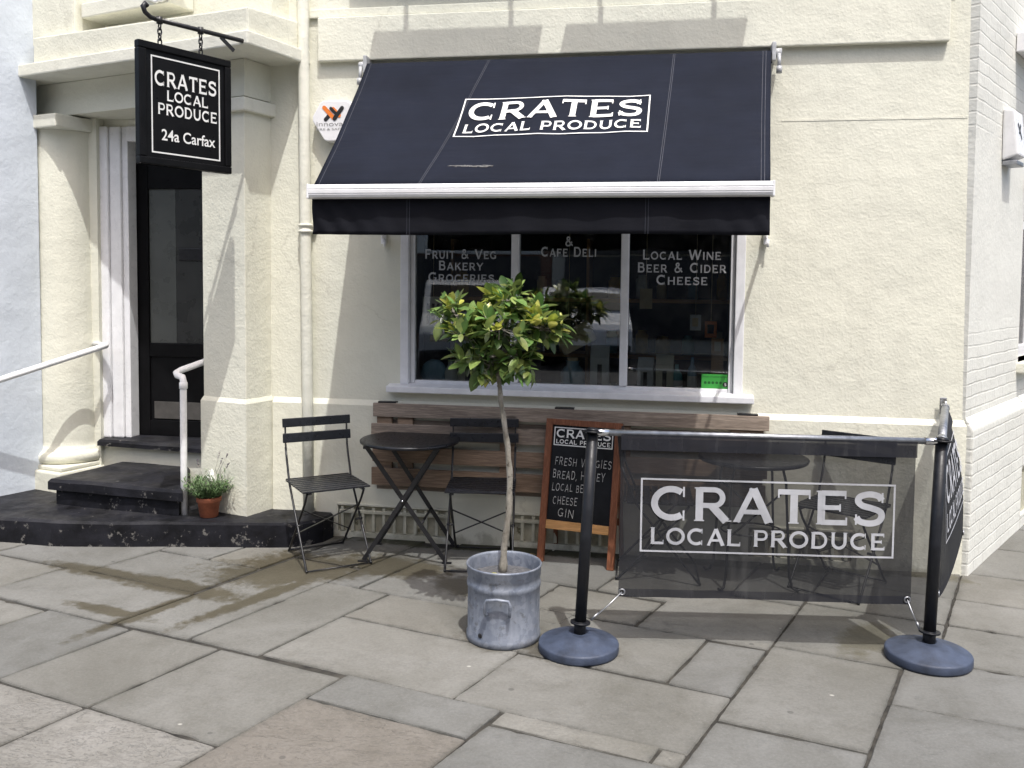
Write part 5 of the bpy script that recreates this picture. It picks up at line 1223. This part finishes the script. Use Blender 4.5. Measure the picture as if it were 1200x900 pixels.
# inner leaves thicken the crown, tinted darker to paint its inner shade
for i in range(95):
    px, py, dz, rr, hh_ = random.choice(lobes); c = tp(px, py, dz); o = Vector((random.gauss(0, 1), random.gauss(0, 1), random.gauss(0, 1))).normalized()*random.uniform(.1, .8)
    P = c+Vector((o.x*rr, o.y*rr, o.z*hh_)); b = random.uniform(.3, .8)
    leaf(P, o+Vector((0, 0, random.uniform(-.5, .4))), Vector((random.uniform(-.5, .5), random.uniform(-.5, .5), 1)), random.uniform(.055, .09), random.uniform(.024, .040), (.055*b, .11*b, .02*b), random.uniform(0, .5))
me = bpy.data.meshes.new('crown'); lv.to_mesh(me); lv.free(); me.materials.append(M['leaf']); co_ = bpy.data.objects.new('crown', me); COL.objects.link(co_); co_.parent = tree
br.build('branches', M['bark'], tree)
# yellow fallen leaf on the soil, dry leaves on the pavement
lv = bmesh.new(); tl2 = lv.verts.layers.float_color.new('tint')
leaf(Vector((0, 0, .01)), Vector((1, .35, .3)), Vector((0, 0, 1)), .055, .028, (.50, .46, .07), .3)
me = bpy.data.meshes.new('fallen_leaf'); lv.to_mesh(me); lv.free(); me.materials.append(M['leaf']); o = bpy.data.objects.new('fallen_leaf', me); COL.objects.link(o); o.location = pc+Vector((-.065, -.06, .300)); tag(o, 'single yellow leaf lying on the soil in the zinc tub', 'leaf')
for (px, py, an_), lab in (((618, 651, .3), 'dry tan leaf on the pavement left of the blackboard foot'), ((612, 655, 2.0), 'smaller dry leaf nearest the zinc tub rim on the pavement')):
    lv = bmesh.new(); tl2 = lv.verts.layers.float_color.new('tint'); leaf(Vector((0, 0, .003)), Vector((math.cos(an_), math.sin(an_), .1)), Vector((0, 0, 1)), .06, .03, (.33, .24, .11), .2, .5)
    me = bpy.data.meshes.new('dry_leaf'); lv.to_mesh(me); lv.free(); me.materials.append(M['leaf']); o = bpy.data.objects.new('dry_leaf', me); COL.objects.link(o); o.location = gp(px, py, .004); tag(o, lab, 'leaf', 'dry leaves on the pavement by the blackboard')

# ------------------------------------------------------------ lavender in its terracotta pot
lp = gp(245, 605, .158)
lav = thing('terracotta_pot', 'small terracotta pot of lavender standing on the lower step', 'pot', lp)
f = MB(); f.lathe([(0, .002), (.052, .0), (.056, .004), (.070, .095), (.074, .098), (.078, .102), (.079, .128), (.077, .131), (.070, .130), (.066, .11), (0, .108)], n=36); f.build('pot_body', M['terracotta'], lav)
pt_ = thing('lavender', 'bushy grey green lavender with thin flower stalks in the terracotta pot', 'plant', lp+Vector((0, 0, .108)))
lv = bmesh.new(); tl2 = lv.verts.layers.float_color.new('tint'); st_m = MB(); random.seed(77)
for i in range(230):
    a = random.uniform(0, 6.28); q = random.random()**.5; out = Vector((math.cos(a)*q, math.sin(a)*q, 0)); H_ = random.uniform(.08, .19)*(1.05-.3*q)
    b0_ = Vector((out.x*.05, out.y*.05, 0)); e_ = b0_+Vector((out.x*.115, out.y*.115, H_))
    if i < 46: st_m.tube([b0_, (b0_+e_)/2+Vector((0, 0, .015)), e_], [.0018, .0014, .001], 5)
    for k in range(9):
        t_ = random.uniform(.15, 1); P = b0_.lerp(e_, t_); d = Vector((random.uniform(-1, 1), random.uniform(-1, 1), random.uniform(.2, 1.3)))
        b = random.uniform(.7, 1.3); leaf(P, d, Vector((0, 0, 1)), random.uniform(.022, .044), .0062, (.12*b, .19*b, .08*b), .2)
for (dx, dy, h) in ((.10, -.01, .27), (.125, .02, .31), (-.08, 0, .25), (.05, .05, .30), (.14, 0, .24)):
    b0_ = Vector((dx*.25, dy*.25, .02)); e_ = Vector((dx, dy, h)); st_m.tube([b0_, (b0_+e_)/2+Vector((-dx*.1, 0, .02)), e_], [.0016, .0013, .001], 5)
    for k in range(12):
        P = e_+(b0_-e_)*random.uniform(-.02, .16); leaf(P, Vector((random.uniform(-1, 1), random.uniform(-1, 1), 1.2)), Vector((0, 0, 1)), .014, .006, (.16, .13, .17), .2)
me = bpy.data.meshes.new('foliage'); lv.to_mesh(me); lv.free(); me.materials.append(M['herb']); o = bpy.data.objects.new('foliage', me); COL.objects.link(o); o.parent = pt_
st_m.build('stalks', M['bark'], pt_)
pb_ = lp+Vector((-.045, .15, 0))
f = MB(); rs_ = random.Random(4)
f.lathe([(0, .0), (.055, .0), (.06, .02), (.062, .14), (.05, .22), (.02, .29), (.004, .31), (0, .31)], n=14, smooth=False)
for v_ in f.bm.verts: v_.co += Vector((rs_.uniform(-1, 1), rs_.uniform(-1, 1), rs_.uniform(-.5, .5)))*.010*(1 if v_.co.z > .01 else 0)
o = f.build('paper_bag', M['paper']); o.location = pb_; tag(o, 'crumpled white paper bag standing behind the lavender on the step', 'paper bag')

# ------------------------------------------------------------ cafe barrier
def post(loc, leanv, label):
    t = thing('barrier_post', label, 'post', loc, group='black barrier posts on round weighted bases')
    f = MB(); f.lathe([(0, .004), (.176, .0), (.183, .004), (.1845, .010), (.1845, .036), (.1825, .041), (.178, .044), (.174, .0455), (.095, .070), (.088, .0725), (.060, .080), (.054, .081), (.050, .0805), (0, .0805)], n=64); f.build('base', M['plastic_base'], t)
    tp_ = Vector(leanv); 
    f = MB(); f.tube([tp_*.07+Vector((0, 0, 0)), tp_*.13], .0275, 20); f.build('socket', M['post'], t)
    f = MB(); f.tube([tp_*.12, tp_*.5, tp_*.985], .0265, 24); f.build('pole', M['post'], t)
    f = MB(); ax = tp_.normalized(); u = ax.orthogonal().normalized(); v_ = ax.cross(u)
    for s_ in (.125, .975):
        f = MB(); c = tp_*s_; f.tube([c-ax*.004, c+ax*.004], .046, 28)
        if s_ > .5: f.tube([c+ax*.004, c+ax*.016], [.034, .022], 20)
        f.build('collar', M['post'], t)
    return t
B1, B2 = gp(678, 757, .02), gp(1087.5, 768, .02); B1.z = B2.z = 0
T1 = dcam(695, 499, (B1-CAM).dot(fw))-B1; T2 = dcam(1104, 510, (B2-CAM).dot(fw))-B2
post(B1, T1, 'black barrier post on a round blue-black base beside the zinc tub')
post(B2, T2, 'black barrier post on a round base near the corner, joining two banners')
def banner(label, P1, P2, t1, t2, logo, s_lo, billow, ins=(.045, .045), rail_ext=(.0, .0), hem_top=.045, rail_r=.0145, face=None):
    """mesh panel hung from a rail between two points P1, P2 (world)"""
    t = thing('barrier_banner', label, 'banner', (P1+P2)/2, group='black mesh cafe banners'); t.location = (0, 0, 0)
    d = (P2-P1); dn = d.normalized(); nn = Vector((d.y, -d.x, 0)).normalized()
    if nn.dot(face if face else CAM-P1) < 0: nn = -nn
    f = MB(); f.tube([P1+dn*.03, P2-dn*.03], rail_r, 16); f.build('rail', M['zinc_dark'], t)
    for a, b in ((P1+dn*.0, P1+dn*.075), (P2-dn*.075, P2-dn*.0)):
        f = MB(); f.tube([a, b], rail_r*1.2, 14); f.build('rail_end', M['chrome' if face is None else 'zinc_dark'], t)
    a0, a1 = P1+dn*ins[0], P2-dn*ins[1]
    def S_(u, v, o=0.0):
        top_ = a0.lerp(a1, u)+Vector((0, 0, -.004)); lowz = s_lo[0]*(1-u)+s_lo[1]*u
        z = top_.z+(lowz-top_.z)*(1-v)
        drift = (t1*(1-u)+t2*u)*(1-v)
        bl = billow(u, v)
        return Vector((top_.x, top_.y, z))+drift+nn*(bl+o)
    f = MB(); f.grid(lambda u, v: S_(u, .05+v*.925), 48, 20); f.build('panel', M['mesh'], t, normals=False)
    f = MB(); f.grid(lambda u, v: S_(u, v*.05), 48, 2); f.build('lower_hem', M['mesh_hem'], t, normals=False)
    f = MB(); f.grid(lambda u, v: S_(u, .905+v*.095, .0165), 48, 3); f.build('sleeve', M['mesh_hem'], t, normals=False)
    if logo:
        f = MB(); crates_logo(f.bm, Vector((0, 0, 0)), (1, 0, 0), (0, 1, 0), logo[2]-logo[0], logo[3]-logo[1], .0085)
        Lh = (a1-a0).length; Hh = a0.z-s_lo[0]
        bmesh.ops.subdivide_edges(f.bm, edges=[e for e in f.bm.edges if e.calc_length() > .06], cuts=6)
        sg = 1
        for v_ in f.bm.verts:
            u = (logo[0]+v_.co.x)/Lh; vv = (logo[1]+v_.co.y)/Hh; z = v_.co.z; v_.co = S_(u, vv, .0035+z)
        f.build('banner_lettering', M['letter_mesh'], t, normals=False)
    for u, P, B in ((0.012, P1, 0), (.988, P2, 1)):
        c = S_(u, .03, .004); f = MB(); f.tube([c+dn*.013*math.cos(a)+Vector((0, 0, .013*math.sin(a))) for a in [k*2*math.pi/14 for k in range(14)]], .004, 6, closed=True)
        base = (B1, T1) if (B == 0) else (B2, T2)
        if label.startswith('black see-through'):
            e_ = base[0]+base[1]*.135+(dn*.045 if B == 0 else -dn*.045)
            f.tube([c, c.lerp(e_, .5)+Vector((0, 0, -.006)), e_], .0035, 7)
            f.tube([c.lerp(e_, .75), e_], .006, 8)
        f.build('tie_hook', M['zinc_dark'], t)
    return t
P1 = B1+T1*.972; P2 = B2+T2*.972
dnn = (P2-P1).normalized()
zl = pl(727, 701, B1, Vector((.0, 1, 0))).z; zr_ = pl(1070, 711, B2, Vector((0, 1, 0))).z
a_l = pl(727, 701, (P1+B1)/2, Vector((dnn.y, -dnn.x, 0))); a_r = pl(1070, 711, (P2+B2)/2, Vector((dnn.y, -dnn.x, 0)))
nb_ = Vector((dnn.y, -dnn.x, 0))
tlb, trb = pl(728, 503, P1, nb_), pl(1074, 514, P1, nb_)
ins0 = (tlb-P1).dot(dnn); ins1 = (P2-trb).dot(dnn)
Lh = (P2-P1).length-ins0-ins1
# logo rectangle measured on the panel
q1, q2 = pl(748, 645, P1, nb_), pl(1049, 562, P1, nb_); qtop = pl(749, 558.5, P1, nb_)
lx0, lx1 = (q1-P1).dot(dnn)-ins0, (q2-P1).dot(dnn)-ins0
slo = (a_l.z, a_r.z)
H0 = P1.z-slo[0]
banner('black see-through cafe banner lettered CRATES LOCAL PRODUCE between the two posts', P1, P2, (a_l-tlb)*Vector((1, 1, 0)).x*0, Vector((a_r.x-trb.x, a_r.y-trb.y, 0))*0, (lx0, q1.z-slo[0]+.0, lx1, qtop.z-slo[0]), slo,
       lambda u, v: .006*math.sin(u*8+1)*(1-v)+.010*math.sin(math.pi*v)*math.sin(math.pi*u)+.003*math.sin(u*31)*(1-v)**2, (ins0, ins1))
# second banner from the right post to the wall by the corner
PW = Vector((1.60, WY-.075, P2.z+.005))
banner('black cafe banner seen edge-on running from the right post to the wall', P2, PW, Vector((0, 0, 0)), Vector((0, 0, 0)), (.16, .22, 1.18, .62), (.24, .27),
       lambda u, v: .115*(1-v)**.8*u**.6+.03*math.sin(math.pi*v)*u, (.06, .06), rail_r=.020, face=Vector((1, 0, 0)))
wb = thing('wall_hook', 'small steel hook plate on the wall corner holding the side banner rail', 'hook', (PW.x, WY-.03, PW.z))
f = MB(); f.box(-.02, .02, -.006, .0, -.05, .05, .003); f.build('plate', M['chrome'], wb)
f = MB(); f.tube([(0, 0, .0), (0, -.04, .0), (0, -.052, .012), (0, -.05, .035)], .006, 8); f.build('hook', M['chrome'], wb)

# ------------------------------------------------------------ across the street (what the window reflects)
def wheel(mb, x, y, r): 
    n = 20
    for s0, s1, rr in ((-.11, .11, r),):
        mb.tube([(x, y+s0, r), (x, y+s1, r)], rr, n)
def van(loc, rz, h, L, label, mt):
    t = thing('panel_van', label, 'van', loc, rz, group='white vans parked across the street')
    W2 = .92; prof = [(-L/2, .35), (-L/2, h-.12), (-L/2+.1, h), (L/2-1.55, h), (L/2-1.25, h-.08), (L/2-.72, 1.16), (L/2-.12, .98), (L/2, .82), (L/2, .35)]
    f = MB(); f.hexa([(x, W2, z) for x, z in prof], [(x, -W2, z) for x, z in prof], .05, 3); f.build('body', mt, t)
    f = MB(); f.poly([(L/2-1.26, -W2*.85, h-.13), (L/2-1.26, W2*.85, h-.13), (L/2-.78, W2*.85, 1.2), (L/2-.78, -W2*.85, 1.2)]); f.xf(Matrix.Translation((.035, 0, .03))); f.build('windscreen', M['black_gloss'], t)
    for s_ in (-1, 1):
        f = MB(); f.poly([(L/2-1.75, s_*(W2+.006), h-.25), (L/2-1.33, s_*(W2+.006), h-.25), (L/2-.95, s_*(W2+.006), 1.2), (L/2-1.75, s_*(W2+.006), 1.2)]); f.build('side_window', M['black_gloss'], t)
        for x in (-L/2+.85, L/2-.9):
            f = MB(); f.tube([(x, s_*.78, .33), (x, s_*.955, .33)], .33, 28); f.build('wheel', M['black_metal'], t)
        f = MB(); f.box(L/2-.05, L/2+.02, s_*.55-.17, s_*.55+.17, .68, .84, .02); f.build('headlight', M['chrome'], t)
    f = MB(); f.box(L/2-.02, L/2+.07, -W2*.97, W2*.97, .32, .52, .03); f.build('bumper', M['post'], t)
M['silver'] = paint('dull_silver_paint', (.40, .41, .42), .4, .05)
van((-1.9, -9.4, -.13), R_(82), 1.68, 4.3, 'white panel van parked on the road directly opposite the shop window', M['white_gloss'])
van((-4.1, -7.6, -.13), R_(80), 1.84, 5.0, 'taller white van parked to the left of the smaller van across the street', M['silver'])
M['shop_cream'] = paint('opposite_cream', (.52, .49, .42), .8, .1)
M['shop_dark'] = paint('opposite_shopfront', (.03, .03, .035), .4, .1)
def terrace(x0, x1, y, h, mt, label, seed):
    t = thing('terrace_house', label, 'house', (x0, y, -.13), group='houses across the street')
    rnd = random.Random(seed); W_ = x1-x0
    f = MB(); f.box(0, W_, -6, 0, 0, h); f.build('wall', mt, t)
    f = MB(); f.hexa([(0, -6, h), (W_, -6, h), (W_, .2, h), (0, .2, h)], [(0, -3.1, h+2), (W_, -3.1, h+2), (W_, -2.9, h+2), (0, -2.9, h+2)]); f.build('roof', M['asphalt'], t)
    f = MB(); f.box(.3, W_-.3, .002, .06, .4, 2.5, .02); f.build('shopfront', M['shop_dark'], t)
    f = MB(); f.box(.2, W_-.2, .003, .12, 2.55, 3.05, .02); f.build('fascia', M['paper' if seed % 2 else 'shop_dark'], t)
    n = int(W_/1.7)
    for fl_ in range(2):
        for i in range(n):
            cx = W_*(i+.5)/n; z = 3.6+fl_*2.4
            if z+1.4 > h: continue
            f = MB(); f.box(cx-.5, cx+.5, .003, .05, z, z+1.4, .01); wn = f.build('window', M['frame_white'], t)
            f = MB(); f.box(cx-.43, cx+.43, .051, .056, z+.07, z+1.33); f.build('pane', M['shop_dark'], wn)
for args in ((-26, -18, -12.5, 8, M['brick_red'], 'red brick terrace house at the far left end of the street opposite', 1), (-17.95, -10, -12, 8.6, M['shop_cream'], 'cream fronted house two doors left of the brick shop opposite', 2), (-9.95, -3, -12.3, 8.2, M['brick_red'], 'red brick shop house with white fascia facing the café', 3), (-2.95, 4, -12, 9, M['shop_cream'], 'tall cream house with dark fascia facing the café', 4), (4.05, 11, -12.4, 8, M['brick_red'], 'red brick house with white fascia right of the tall cream house', 5), (11.05, 20, -12, 8.6, M['shop_cream'], 'cream house at the right end of the street opposite', 6)): terrace(*args)
